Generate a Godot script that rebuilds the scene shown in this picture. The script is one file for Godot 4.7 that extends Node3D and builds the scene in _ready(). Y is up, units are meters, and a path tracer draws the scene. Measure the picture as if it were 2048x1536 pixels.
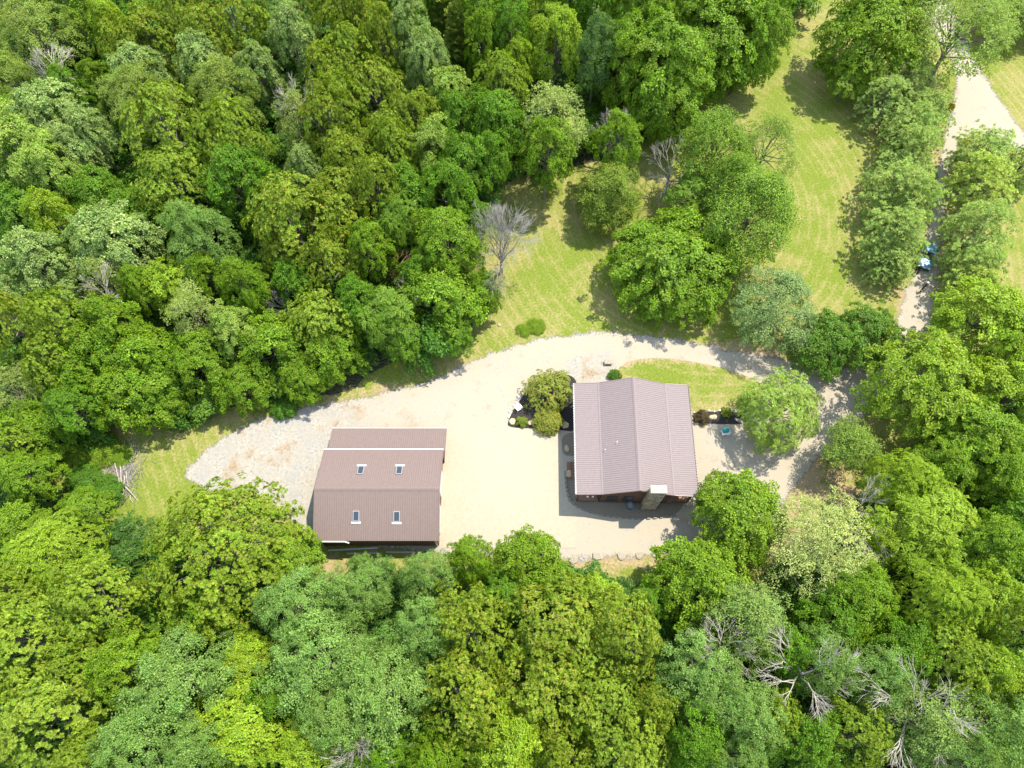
extends Node3D
# A house and a garage in a wood clearing, seen from a drone. Metres, y up, the camera stands over x = 0, z = 0.

var rng := RandomNumberGenerator.new()
var lump := FastNoiseLite.new()
var names := {}
var M := {}
var tufts := {}
var kinds := {}
var count := 0

const UP := Vector3(0, 1, 0)

func _ready() -> void:
	# ---- camera
	var cam := Camera3D.new()
	cam.name = "camera"
	cam.position = Vector3(0, 75, 0)
	cam.rotation_degrees = Vector3(-64.5, 0, 0)
	cam.fov = 56.75
	cam.near = 0.5
	cam.far = 2000.0
	cam.current = true
	add_child(cam)
	# ---- sky and exposure
	var env := Environment.new()
	env.background_mode = Environment.BG_SKY
	var sm := ProceduralSkyMaterial.new()
	sm.sky_top_color = Color(0.67, 0.74, 0.85)
	sm.sky_horizon_color = Color(0.90, 0.92, 0.93)
	sm.ground_bottom_color = Color(0.30, 0.34, 0.22)
	sm.ground_horizon_color = Color(0.66, 0.70, 0.66)
	sm.sky_curve = 0.2
	sm.sky_energy_multiplier = 1.15
	var sky := Sky.new()
	sky.sky_material = sm
	env.sky = sky
	env.tonemap_mode = Environment.TONE_MAPPER_LINEAR
	env.tonemap_exposure = 1.95
	env.sdfgi_enabled = true
	env.ssao_enabled = true
	env.ssil_enabled = true
	var we := WorldEnvironment.new()
	we.name = "world_environment"
	we.environment = env
	add_child(we)
	# ---- sun: read from the shadow of the house eaves
	var sun := DirectionalLight3D.new()
	sun.name = "sun"
	sun.light_energy = 1.45
	sun.light_color = Color(1.0, 0.965, 0.90)
	sun.light_angular_distance = 0.5
	sun.shadow_enabled = true
	add_child(sun)
	sun.look_at_from_position(Vector3.ZERO, Vector3(-0.3725, -1.0, 0.295), UP)
	# ---- the place
	lump.seed = 7
	lump.frequency = 1.0
	materials()
	land()
	beds()
	garage()
	house()
	wood()
	undergrowth()
	bare_trees()
	shrubs()
	stones()
	yard()
	vehicle()
	people()

# ------------------------------------------------------------------ helpers
func numbered(called: String) -> String:
	var n: int = names.get(called, -1) + 1
	names[called] = n
	return called if n == 0 else "%s_%03d" % [called, n]

func tag(o: Node, label: String, category: String, group := "", kind := "") -> Node:
	o.set_meta("label", label)
	if category:
		o.set_meta("category", category)
	if group:
		o.set_meta("group", group)
	if kind:
		o.set_meta("kind", kind)
	return o

func thing(called: String, label: String, category: String, at := Vector3.ZERO, turn := 0.0, group := "") -> Node3D:
	var o := Node3D.new()
	o.name = numbered(called)
	add_child(o)
	o.position = at
	o.rotation.y = turn
	tag(o, label, category, group)
	return o

func put(called: String, mesh: Mesh, m: Material, parent: Node = null) -> MeshInstance3D:
	var o := MeshInstance3D.new()
	o.mesh = mesh
	if m:
		o.set_surface_override_material(0, m)
	if parent:
		o.name = called
		parent.add_child(o, true)
	else:
		o.name = numbered(called)
		add_child(o)
	return o

func flat(V: PackedVector3Array, C := PackedColorArray()) -> ArrayMesh:
	var a := []
	a.resize(Mesh.ARRAY_MAX)
	a[Mesh.ARRAY_VERTEX] = V
	if C.size():
		a[Mesh.ARRAY_COLOR] = C
	var m := ArrayMesh.new()
	m.add_surface_from_arrays(Mesh.PRIMITIVE_TRIANGLES, a)
	return m

func smooth(V: PackedVector3Array, C := PackedColorArray()) -> ArrayMesh:
	var st := SurfaceTool.new()
	st.begin(Mesh.PRIMITIVE_TRIANGLES)
	st.set_smooth_group(0)
	for i in V.size():
		if C.size():
			st.set_color(C[i])
		st.add_vertex(V[i])
	st.index()
	st.generate_normals()
	return st.commit()

func quad(V: PackedVector3Array, a: Vector3, b: Vector3, c: Vector3, d: Vector3) -> void:
	V.append_array(PackedVector3Array([a, b, c, a, c, d]))

# a box with its edges taken off by e
func box(V: PackedVector3Array, at: Vector3, size: Vector3, basis := Basis.IDENTITY, e := 0.0) -> void:
	var h := size * 0.5
	var out := PackedVector3Array()
	if e <= 0.0:
		for s in [-1.0, 1.0]:
			quad(out, Vector3(s * h.x, -h.y, -h.z), Vector3(s * h.x, h.y, -h.z), Vector3(s * h.x, h.y, h.z), Vector3(s * h.x, -h.y, h.z))
			quad(out, Vector3(-h.x, s * h.y, -h.z), Vector3(h.x, s * h.y, -h.z), Vector3(h.x, s * h.y, h.z), Vector3(-h.x, s * h.y, h.z))
			quad(out, Vector3(-h.x, -h.y, s * h.z), Vector3(-h.x, h.y, s * h.z), Vector3(h.x, h.y, s * h.z), Vector3(h.x, -h.y, s * h.z))
	else:
		var i := h - Vector3(e, e, e)
		for s in [-1.0, 1.0]:
			quad(out, Vector3(s * h.x, -i.y, -i.z), Vector3(s * h.x, i.y, -i.z), Vector3(s * h.x, i.y, i.z), Vector3(s * h.x, -i.y, i.z))
			quad(out, Vector3(-i.x, s * h.y, -i.z), Vector3(i.x, s * h.y, -i.z), Vector3(i.x, s * h.y, i.z), Vector3(-i.x, s * h.y, i.z))
			quad(out, Vector3(-i.x, -i.y, s * h.z), Vector3(-i.x, i.y, s * h.z), Vector3(i.x, i.y, s * h.z), Vector3(i.x, -i.y, s * h.z))
			for t in [-1.0, 1.0]:
				quad(out, Vector3(s * h.x, t * i.y, -i.z), Vector3(s * i.x, t * h.y, -i.z), Vector3(s * i.x, t * h.y, i.z), Vector3(s * h.x, t * i.y, i.z))
				quad(out, Vector3(s * h.x, -i.y, t * i.z), Vector3(s * i.x, -i.y, t * h.z), Vector3(s * i.x, i.y, t * h.z), Vector3(s * h.x, i.y, t * i.z))
				quad(out, Vector3(-i.x, s * h.y, t * i.z), Vector3(-i.x, s * i.y, t * h.z), Vector3(i.x, s * i.y, t * h.z), Vector3(i.x, s * h.y, t * i.z))
				for w in [-1.0, 1.0]:
					out.append_array(PackedVector3Array([Vector3(s * h.x, t * i.y, w * i.z), Vector3(s * i.x, t * h.y, w * i.z), Vector3(s * i.x, t * i.y, w * h.z)]))
	V.append_array(Transform3D(basis, at) * out)

func box_mesh(at: Vector3, size: Vector3, e := 0.0, basis := Basis.IDENTITY) -> ArrayMesh:
	var V := PackedVector3Array()
	box(V, at, size, basis, e)
	return flat(V)

# a bent tube of n sides through the points
func tube(V: PackedVector3Array, p: Array, r: Array, n := 5, cap := true) -> void:
	var last := PackedVector3Array()
	for i in p.size():
		var d: Vector3 = (p[mini(i + 1, p.size() - 1)] - p[maxi(i - 1, 0)]).normalized()
		var s := d.cross(UP if absf(d.y) < 0.9 else Vector3(1, 0, 0)).normalized()
		var t := d.cross(s)
		var ring := PackedVector3Array()
		for k in n:
			var a := TAU * k / n
			ring.append(p[i] + (s * cos(a) + t * sin(a)) * float(r[i]))
		if i:
			for k in n:
				quad(V, last[k], ring[k], ring[(k + 1) % n], last[(k + 1) % n])
		if cap and (i == 0 or i == p.size() - 1):
			for k in n:
				V.append_array(PackedVector3Array([p[i], ring[k], ring[(k + 1) % n]]))
		last = ring

# a shape turned about y: pairs of radius and height
func lathe(V: PackedVector3Array, at: Vector3, prof: Array, n := 16) -> void:
	for i in prof.size() - 1:
		for k in n:
			var a := TAU * k / n
			var b := TAU * (k + 1) / n
			var p0 := at + Vector3(cos(a) * prof[i][0], prof[i][1], sin(a) * prof[i][0])
			var p1 := at + Vector3(cos(b) * prof[i][0], prof[i][1], sin(b) * prof[i][0])
			var q0 := at + Vector3(cos(a) * prof[i + 1][0], prof[i + 1][1], sin(a) * prof[i + 1][0])
			var q1 := at + Vector3(cos(b) * prof[i + 1][0], prof[i + 1][1], sin(b) * prof[i + 1][0])
			quad(V, p0, q0, q1, p1)

# an upright prism over an outline
func prism(V: PackedVector3Array, outline: PackedVector2Array, y0: float, y1: float) -> void:
	var tri := Geometry2D.triangulate_polygon(outline)
	for i in tri:
		V.append(Vector3(outline[i].x, y1, outline[i].y))
	for i in outline.size():
		var a := outline[i]
		var b := outline[(i + 1) % outline.size()]
		quad(V, Vector3(a.x, y0, a.y), Vector3(a.x, y1, a.y), Vector3(b.x, y1, b.y), Vector3(b.x, y0, b.y))

func aim(axis: Vector3, spin: float) -> Basis:
	var y := axis.normalized()
	var x := y.cross(Vector3(0.3, 0.1, 0.95)).normalized()
	return Basis(x, y, x.cross(y)).orthonormalized() * Basis(UP, spin)

func poly(p: Array) -> PackedVector2Array:
	var o := PackedVector2Array()
	for i in range(0, p.size(), 2):
		o.append(Vector2(p[i], p[i + 1]))
	return o

# rounds the corners of an outline
func rounded(p: PackedVector2Array, times := 2) -> PackedVector2Array:
	for t in times:
		var o := PackedVector2Array()
		for i in p.size():
			var a := p[i]
			var b := p[(i + 1) % p.size()]
			o.append(a.lerp(b, 0.25))
			o.append(a.lerp(b, 0.75))
		p = o
	return p

# ------------------------------------------------------------------ materials
func noise_texture(size: int, freq: float, c0: Color, c1: Color, sd: int, octaves := 4) -> NoiseTexture2D:
	var n := FastNoiseLite.new()
	n.seed = sd
	n.frequency = freq
	n.fractal_octaves = octaves
	var g := Gradient.new()
	g.set_color(0, c0)
	g.set_color(1, c1)
	g.set_offset(0, 0.25)
	g.set_offset(1, 0.75)
	var t := NoiseTexture2D.new()
	t.width = size
	t.height = size
	t.seamless = true
	t.noise = n
	t.color_ramp = g
	return t

func lin(r: float, g: float, b: float) -> Color:
	return Color(r, g, b).linear_to_srgb()

func mat(called: String, c: Color, rough := 0.8, metal := 0.0) -> StandardMaterial3D:
	var m := StandardMaterial3D.new()
	m.resource_name = called
	m.albedo_color = c
	m.roughness = rough
	m.metallic = metal
	M[called] = m
	return m

# a material whose colour wanders between two tones with a grain of the given metres
func grained(called: String, c0: Color, c1: Color, metres: float, rough := 0.85, sd := 1, relief := 0.0) -> StandardMaterial3D:
	var m := mat(called, Color.WHITE, rough)
	m.albedo_texture = noise_texture(256, 0.03, c0, c1, sd)
	m.uv1_triplanar = true
	m.uv1_world_triplanar = true
	m.uv1_scale = Vector3.ONE / metres
	if relief > 0.0:
		m.heightmap_enabled = true
		m.heightmap_texture = noise_texture(256, 0.05, Color.BLACK, Color.WHITE, sd + 40)
		m.heightmap_scale = relief
	return m

func materials() -> void:
	var leaf := mat("leaf", Color.WHITE, 0.45)
	leaf.vertex_color_use_as_albedo = true
	leaf.metallic_specular = 0.38
	leaf.backlight_enabled = true
	leaf.backlight = Color(0.90, 0.93, 0.40)
	var needle := mat("needle", Color.WHITE, 0.6)
	needle.vertex_color_use_as_albedo = true
	needle.metallic_specular = 0.35
	needle.backlight_enabled = true
	needle.backlight = Color(0.85, 0.88, 0.50)
	var painted := mat("coloured", Color.WHITE, 0.85)
	painted.vertex_color_use_as_albedo = true
	grained("bark", lin(0.10, 0.085, 0.065), lin(0.24, 0.21, 0.17), 0.9, 0.95, 3)
	grained("bare_wood", lin(0.20, 0.185, 0.17), lin(0.36, 0.34, 0.31), 1.2, 0.9, 4)
	grained("rust_wood", lin(0.26, 0.13, 0.07), lin(0.42, 0.26, 0.16), 0.8, 0.9, 5)
	grained("pale_wood", lin(0.28, 0.25, 0.21), lin(0.48, 0.44, 0.39), 0.7, 0.9, 6)
	grained("garage_roof", lin(0.172, 0.130, 0.117), lin(0.184, 0.141, 0.128), 4.0, 0.62, 8).metallic_specular = 0.3
	grained("house_roof", lin(0.200, 0.164, 0.162), lin(0.214, 0.177, 0.176), 4.0, 0.62, 9).metallic_specular = 0.3
	grained("trim", lin(0.215, 0.150, 0.140), lin(0.235, 0.165, 0.155), 3.0, 0.4, 10)
	grained("white_metal", lin(0.50, 0.495, 0.48), lin(0.58, 0.575, 0.56), 1.0, 0.45, 11)
	grained("brown_wood", lin(0.085, 0.045, 0.026), lin(0.15, 0.085, 0.05), 0.6, 0.75, 12, 0.4)
	grained("dark_wood", lin(0.035, 0.022, 0.015), lin(0.07, 0.045, 0.03), 0.6, 0.75, 13)
	grained("deck_wood", lin(0.16, 0.085, 0.05), lin(0.26, 0.15, 0.09), 0.5, 0.8, 14, 0.4)
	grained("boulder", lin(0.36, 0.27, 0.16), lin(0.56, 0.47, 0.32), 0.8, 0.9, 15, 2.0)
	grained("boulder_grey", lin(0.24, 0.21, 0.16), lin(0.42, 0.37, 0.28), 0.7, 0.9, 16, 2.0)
	grained("white_stone", lin(0.55, 0.52, 0.48), lin(0.75, 0.72, 0.68), 0.3, 0.9, 17, 1.0)
	grained("cap_stone", lin(0.32, 0.285, 0.22), lin(0.40, 0.36, 0.29), 0.7, 0.9, 18, 0.6)
	grained("mortar", lin(0.20, 0.18, 0.14), lin(0.28, 0.25, 0.20), 0.4, 0.95, 19, 1.0)
	grained("mulch", lin(0.016, 0.015, 0.014), lin(0.06, 0.054, 0.048), 0.5, 0.95, 20, 3.0)
	grained("pebbles", lin(0.15, 0.125, 0.09), lin(0.36, 0.31, 0.24), 0.55, 0.95, 21, 3.0)
	grained("kerb_stone", lin(0.16, 0.15, 0.125), lin(0.27, 0.25, 0.215), 0.4, 0.9, 23, 1.0)
	grained("forest_floor", lin(0.028, 0.034, 0.012), lin(0.085, 0.078, 0.036), 3.0, 0.95, 24, 4.0)
	var glass := mat("skylight_glass", lin(0.02, 0.028, 0.035), 0.08)
	glass.metallic_specular = 0.7
	mat("grey_metal", lin(0.42, 0.44, 0.46), 0.4, 0.6)
	mat("black_metal", lin(0.015, 0.015, 0.016), 0.35)
	mat("aircon", lin(0.13, 0.17, 0.18), 0.5)
	mat("teal_cloth", lin(0.02, 0.30, 0.27), 0.8)
	mat("white_plastic", lin(0.70, 0.70, 0.70), 0.45)
	mat("tyre", lin(0.012, 0.012, 0.012), 0.8)
	mat("car_glass", lin(0.01, 0.014, 0.016), 0.05)
	var paint := mat("car_paint", lin(0.12, 0.26, 0.38), 0.3, 0.4)
	paint.clearcoat_enabled = true
	paint.clearcoat = 1.0
	paint.clearcoat_roughness = 0.05

# ------------------------------------------------------------------ land
const X0 := -62.0
const Z0 := -112.0
const LW := 150.0
const LD := 112.0
const IW := 1500
const IH := 1120

func bytes_of(sd: int, freq: float, octaves: int, w := IW, h := IH) -> PackedByteArray:
	var n := FastNoiseLite.new()
	n.seed = sd
	n.frequency = freq
	n.fractal_octaves = octaves
	n.fractal_gain = 0.6
	return n.get_image(w, h, false, false, true).get_data()

# fills an outline in a grey picture of the land
func stamp(im: Image, p: PackedVector2Array, v: float) -> void:
	var sx := IW / LW
	var sz := IH / LD
	for row in IH:
		var z := Z0 + (row + 0.5) / sz
		var xs := PackedFloat32Array()
		for i in p.size():
			var a := p[i]
			var b := p[(i + 1) % p.size()]
			if (a.y <= z) != (b.y <= z):
				xs.append(a.x + (z - a.y) / (b.y - a.y) * (b.x - a.x))
		xs.sort()
		for i in range(0, xs.size() - 1, 2):
			var c0 := clampi(int((xs[i] - X0) * sx), 0, IW)
			var c1 := clampi(int((xs[i + 1] - X0) * sx), 0, IW)
			if c1 > c0:
				im.fill_rect(Rect2i(c0, row, c1 - c0, 1), Color(v, v, v))

func blurred(im: Image, cell: int) -> PackedByteArray:
	var b: Image = im.duplicate()
	b.resize(IW / cell, IH / cell, Image.INTERPOLATE_LANCZOS)
	b.resize(IW, IH, Image.INTERPOLATE_CUBIC)
	return b.get_data()

func sheet(called: String, outline: PackedVector2Array, y: float, m: Material, kind := "structure") -> MeshInstance3D:
	var tri := Geometry2D.triangulate_polygon(outline)
	var a := []
	a.resize(Mesh.ARRAY_MAX)
	var V := PackedVector3Array()
	var U := PackedVector2Array()
	var N := PackedVector3Array()
	for i in tri:
		V.append(Vector3(outline[i].x, y, outline[i].y))
		U.append(Vector2((outline[i].x - X0) / LW, (outline[i].y - Z0) / LD))
		N.append(UP)
	a[Mesh.ARRAY_VERTEX] = V
	a[Mesh.ARRAY_TEX_UV] = U
	a[Mesh.ARRAY_NORMAL] = N
	var mesh := ArrayMesh.new()
	mesh.add_surface_from_arrays(Mesh.PRIMITIVE_TRIANGLES, a)
	var o := put(called, mesh, m)
	o.set_meta("kind", kind)
	return o

func land() -> void:
	var drive := rounded(poly(DRIVE), 2)
	var island := rounded(poly(ISLAND), 2)
	var lawn := rounded(poly(LAWN), 1)
	var g := Image.create(IW, IH, false, Image.FORMAT_L8)
	stamp(g, drive, 1.0)
	stamp(g, island, 0.0)
	var near := blurred(g, 10)
	var wide := blurred(g, 25)
	var d := Image.create(IW, IH, false, Image.FORMAT_L8)
	for e in DIRT:
		var ring := PackedVector2Array()
		for k in 16:
			ring.append(Vector2(e[0] + cos(TAU * k / 16) * e[2], e[1] + sin(TAU * k / 16) * e[3]))
		stamp(d, ring, e[4])
	var soil := blurred(d, 20)
	d.fill(Color.BLACK)
	stamp(d, rounded(poly(RUBBLE), 2), 1.0)
	var rubble := blurred(d, 8)
	var big := bytes_of(11, 0.008, 3)
	var mid := bytes_of(12, 0.045, 4)
	var fine := bytes_of(13, 0.30, 2)
	var speck := bytes_of(14, 0.26, 2)
	var stain := bytes_of(15, 0.022, 4)
	var LB := PackedByteArray()
	var GB := PackedByteArray()
	LB.resize(IW * IH * 3)
	GB.resize(IW * IH * 4)
	var i := 0
	var cx := RING.x
	var cz := RING.y
	for row in IH:
		var z := Z0 + row * LD / IH
		for col in IW:
			var b := big[i] / 255.0
			var m := mid[i] / 255.0
			var f := fine[i] / 255.0
			var s := speck[i] / 255.0
			# --- grass: fresh green, straw, soil; the mower went round the trees in rings
			var x := X0 + col * LW / IW
			var rr := sqrt((x - cx) * (x - cx) + (z - cz) * (z - cz) * 0.8) + (m - 0.5) * 0.35
			var ring_ := absf(fposmod(rr, 1.25) / 1.25 - 0.5)
			var cut := 0.42 * clampf((0.2 - ring_) * 8.0, 0.0, 1.0) * (0.4 + b)
			var dry := clampf((b * 0.9 + m * 0.55 + f * 0.35 - 0.72) * 1.5 + cut, 0.0, 1.0)
			var r0 := lerpf(0.140, 0.250, dry)
			var g0 := lerpf(0.180, 0.222, dry)
			var b0 := lerpf(0.027, 0.085, dry)
			var so := clampf((soil[i] / 255.0 + wide[i] / 255.0 * 0.9 + (m - 0.5) * 0.9 + (f - 0.5) * 0.5 - 0.42) * 2.2, 0.0, 1.0)
			var k := 0.72 + 0.56 * f
			r0 = lerpf(r0, 0.300, so) * k
			g0 = lerpf(g0, 0.225, so) * k
			b0 = lerpf(b0, 0.130, so) * k
			LB[i * 3] = int(255.0 * sqrt(r0))
			LB[i * 3 + 1] = int(255.0 * sqrt(g0))
			LB[i * 3 + 2] = int(255.0 * sqrt(b0))
			# --- gravel: sandy and packed on the drive, loose and stained on the west lot
			var loose := clampf((-9.0 - x) / 9.0 + (b - 0.5) * 1.2, 0.0, 1.0)
			loose = maxf(loose, clampf((m - 0.48) * 1.8, 0.0, 0.42))
			var worn := clampf(near[i] / 255.0 * 2.0 - 1.0, 0.0, 1.0)
			loose = maxf(loose, 1.0 - worn * 1.25 + (m - 0.5) * 0.4) if worn < 0.8 else loose
			loose = clampf(loose + rubble[i] / 255.0 * (0.7 + 0.6 * m), 0.0, 1.0)
			var st := stain[i] / 255.0
			var rust := clampf((st - 0.54) * 5.0, 0.0, 1.0) * loose * clampf(m * 1.8 - 0.45, 0.0, 0.85)
			var grey := clampf((0.50 - st) * 3.0, 0.0, 1.0) * loose * 0.7
			var dark := clampf((s - 0.55) * 4.0, 0.0, 1.0) * (0.05 + 0.75 * loose) * clampf(m * 2.2 - 0.6, 0.0, 1.0)
			var q := lerpf(0.96 + 0.08 * f, 0.74 + 0.30 * f + 0.24 * m, loose)
			var r1 := lerpf(lerpf(lerpf(0.330, 0.308, loose), 0.250, rust), 0.270, grey) * q * (1.0 - 0.55 * dark)
			var g1 := lerpf(lerpf(lerpf(0.292, 0.285, loose), 0.175, rust), 0.265, grey) * q * (1.0 - 0.52 * dark)
			var b1 := lerpf(lerpf(lerpf(0.224, 0.240, loose), 0.100, rust), 0.248, grey) * q * (1.0 - 0.50 * dark)
			GB[i * 4] = int(255.0 * sqrt(r1))
			GB[i * 4 + 1] = int(255.0 * sqrt(g1))
			GB[i * 4 + 2] = int(255.0 * sqrt(b1))
			var al := (near[i] / 255.0 - 0.5 + (m - 0.5) * 0.55 + (f - 0.5) * 0.5) * 4.0 + 0.5
			GB[i * 4 + 3] = int(255.0 * clampf(al, 0.0, 1.0))
			i += 1
	# the tables hold square roots; a colour texture wants the sRGB curve
	var curve := PackedByteArray()
	for v in 256:
		curve.append(int(round(255.0 * Color(v / 255.0 * v / 255.0, 0, 0).linear_to_srgb().r)))
	for n in LB.size():
		LB[n] = curve[LB[n]]
	for n in IW * IH:
		GB[n * 4] = curve[GB[n * 4]]
		GB[n * 4 + 1] = curve[GB[n * 4 + 1]]
		GB[n * 4 + 2] = curve[GB[n * 4 + 2]]
	var grass := mat("grass", Color.WHITE, 0.95)
	grass.albedo_texture = ImageTexture.create_from_image(Image.create_from_data(IW, IH, false, Image.FORMAT_RGB8, LB))
	grass.texture_repeat = false
	grass.metallic_specular = 0.2
	var gravel := mat("gravel", Color.WHITE, 0.95)
	gravel.albedo_texture = ImageTexture.create_from_image(Image.create_from_data(IW, IH, false, Image.FORMAT_RGBA8, GB))
	gravel.texture_repeat = false
	gravel.transparency = BaseMaterial3D.TRANSPARENCY_ALPHA
	gravel.metallic_specular = 0.2
	var floor_ := PlaneMesh.new()
	floor_.size = Vector2(1600, 1600)
	var gr := put("ground", floor_, M.forest_floor)
	gr.set_meta("kind", "structure")
	tag(sheet("lawn", lawn, 0.004, grass), "mown grass clearing with mower rings around the house and drive", "")
	var wider: Array = Geometry2D.offset_polygon(drive, 1.0)
	tag(sheet("gravel_drive", wider[0], 0.010, gravel), "pale gravel drive looping round the house to the garage", "")
	tag(sheet("grass_island", Geometry2D.offset_polygon(island, 0.35)[0], 0.014, grass), "grass patch behind the house inside the drive loop", "")

func beds() -> void:
	var slab := grained("concrete", lin(0.328, 0.292, 0.214), lin(0.350, 0.313, 0.233), 6.0, 0.85, 30)
	slab.detail_enabled = true
	slab.detail_blend_mode = BaseMaterial3D.BLEND_MODE_MUL
	slab.detail_albedo = noise_texture(256, 0.08, Color(0.965, 0.965, 0.965), Color.WHITE, 31)
	slab.uv2_triplanar = true
	slab.uv2_world_triplanar = true
	slab.uv2_scale = Vector3.ONE / 3.7
	var o := Node3D.new()
	o.name = "concrete_pad"
	add_child(o)
	tag(o, "smooth cream concrete pad between garage and house", "", "", "structure")
	for s in SLABS:
		var V := PackedVector3Array()
		prism(V, poly(s), -0.1, 0.045)
		put("slab", flat(V), slab, o)
	for b in BEDS:
		var V := PackedVector3Array()
		prism(V, rounded(poly(b[2]), 2), -0.05, b[3])
		var bed := put(b[0], flat(V), M[b[1]])
		bed.set_meta("kind", "structure")
	# low stone edging round the planting bed before the house
	var k := thing("bed_edging", "low grey stone edging curving round the bed before the house", "edging")
	var path := poly(EDGING)
	for t in 3:
		var q := PackedVector2Array([path[0]])
		for i in path.size() - 1:
			q.append(path[i].lerp(path[i + 1], 0.25))
			q.append(path[i].lerp(path[i + 1], 0.75))
		q.append(path[path.size() - 1])
		path = q
	var block := box_mesh(Vector3.ZERO, Vector3(0.40, 0.24, 0.20), 0.03)
	var walked := 0.0
	rng.seed = 88
	for i in path.size() - 1:
		var seg := path[i].distance_to(path[i + 1])
		walked += seg
		if walked > 0.42:
			walked = 0.0
			var dir := path[i + 1] - path[i]
			var ob := put("edging_stone", block, M.kerb_stone, k)
			ob.position = Vector3(path[i].x, 0.08 + rng.randf() * 0.03, path[i].y)
			ob.rotation.y = -dir.angle() + rng.randf_range(-0.06, 0.06)

# ------------------------------------------------------------------ buildings
# a sheet of ribbed metal: a-b along the eave, d-c along the top, ribs run from eave to top
func ribbed(a: Vector3, b: Vector3, c: Vector3, d: Vector3, pitch := 0.2286) -> ArrayMesh:
	var V := PackedVector3Array()
	var n := (b - a).cross(d - a).normalized()
	if n.y < 0.0:
		n = -n
	var t := n * 0.03
	quad(V, a, b, c, d)
	quad(V, a - t, b - t, c - t, d - t)
	quad(V, a, b, b - t, a - t)
	quad(V, d, c, c - t, d - t)
	quad(V, a, d, d - t, a - t)
	quad(V, b, c, c - t, b - t)
	var count := int(round(a.distance_to(b) / pitch))
	var along := (b - a).normalized()
	for k in count + 1:
		var f := float(k) / count
		f = clampf(f, 0.004, 0.996)
		var p := a.lerp(b, f)
		var q := d.lerp(c, f)
		var lo := along * 0.045
		var hi := along * 0.02 + n * 0.032
		var hj := -along * 0.02 + n * 0.032
		quad(V, p - lo, q - lo, q + hj, p + hj)
		quad(V, p + hj, q + hj, q + hi, p + hi)
		quad(V, p + hi, q + hi, q + lo, p + lo)
		V.append_array(PackedVector3Array([p - lo, p + hj, p + hi, p - lo, p + hi, p + lo]))
		V.append_array(PackedVector3Array([q - lo, q + hj, q + hi, q - lo, q + hi, q + lo]))
	return flat(V)

# a folded cap over a ridge or a joint from p to q
func cap(p: Vector3, q: Vector3, na: Vector3, nb: Vector3, w := 0.22, lift := 0.045) -> ArrayMesh:
	var V := PackedVector3Array()
	var u := UP * lift
	quad(V, p + u + na * w, q + u + na * w, q + u * 1.6, p + u * 1.6)
	quad(V, p + u * 1.6, q + u * 1.6, q + u + nb * w, p + u + nb * w)
	quad(V, p + u * 0.2 + na * w, q + u * 0.2 + na * w, q + u + na * w, p + u + na * w)
	quad(V, p + u * 0.2 + nb * w, q + u * 0.2 + nb * w, q + u + nb * w, p + u + nb * w)
	return flat(V)

# stacked boards or logs on a wall from p to q, up to the height top(f)
func boarded(p: Vector3, q: Vector3, tops: Array, out: Vector3, course := 0.22, depth := 0.06) -> ArrayMesh:
	var V := PackedVector3Array()
	var peak := 0.0
	for t in tops:
		peak = maxf(peak, t[1])
	var y := 0.0
	while y < peak - 0.02:
		var y1 := minf(y + course, peak)
		var ym := (y + y1) * 0.5
		# the stretch of the wall that is this high
		var f0 := -1.0
		var f1 := -1.0
		for s in 101:
			var f := s / 100.0
			var h := 0.0
			for i in tops.size() - 1:
				if f >= tops[i][0] and f <= tops[i + 1][0]:
					h = lerpf(tops[i][1], tops[i + 1][1], (f - tops[i][0]) / maxf(0.0001, tops[i + 1][0] - tops[i][0]))
			if h >= y1 - 0.03:
				if f0 < 0.0:
					f0 = f
				f1 = f
		if f1 > f0:
			var a := p.lerp(q, f0)
			var b := p.lerp(q, f1)
			var o1 := out * depth
			quad(V, a + UP * y, a + UP * (y + 0.04) + o1, b + UP * (y + 0.04) + o1, b + UP * y)
			quad(V, a + UP * (y + 0.04) + o1, a + UP * (y1 - 0.04) + o1, b + UP * (y1 - 0.04) + o1, b + UP * (y + 0.04) + o1)
			quad(V, a + UP * (y1 - 0.04) + o1, a + UP * y1, b + UP * y1, b + UP * (y1 - 0.04) + o1)
		y = y1
	return flat(V)

func skylight(parent: Node3D, at: Vector3, slope: float, low: float) -> void:
	# at: the middle on the roof; slope: turn about x; low: +1 or -1, the side of the wide flashing
	var b := Basis(Vector3(1, 0, 0), slope)
	var s := Node3D.new()
	s.name = "skylight"
	parent.add_child(s, true)
	s.transform = Transform3D(b, at)
	var V := PackedVector3Array()
	for k in [-1.0, 1.0]:
		box(V, Vector3(k * 0.29, 0.07, 0), Vector3(0.08, 0.16, 1.06), Basis.IDENTITY, 0.012)
		box(V, Vector3(0, 0.07, k * 0.49), Vector3(0.498, 0.158, 0.08), Basis.IDENTITY, 0.012)
	put("frame", flat(V), M.grey_metal, s)
	put("pane", box_mesh(Vector3(0, 0.11, 0), Vector3(0.50, 0.02, 0.90)), M.skylight_glass, s)
	put("flashing", box_mesh(Vector3(0, 0.045, low * 0.66), Vector3(0.98, 0.035, 0.22), 0.008), M.white_metal, s)

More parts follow.
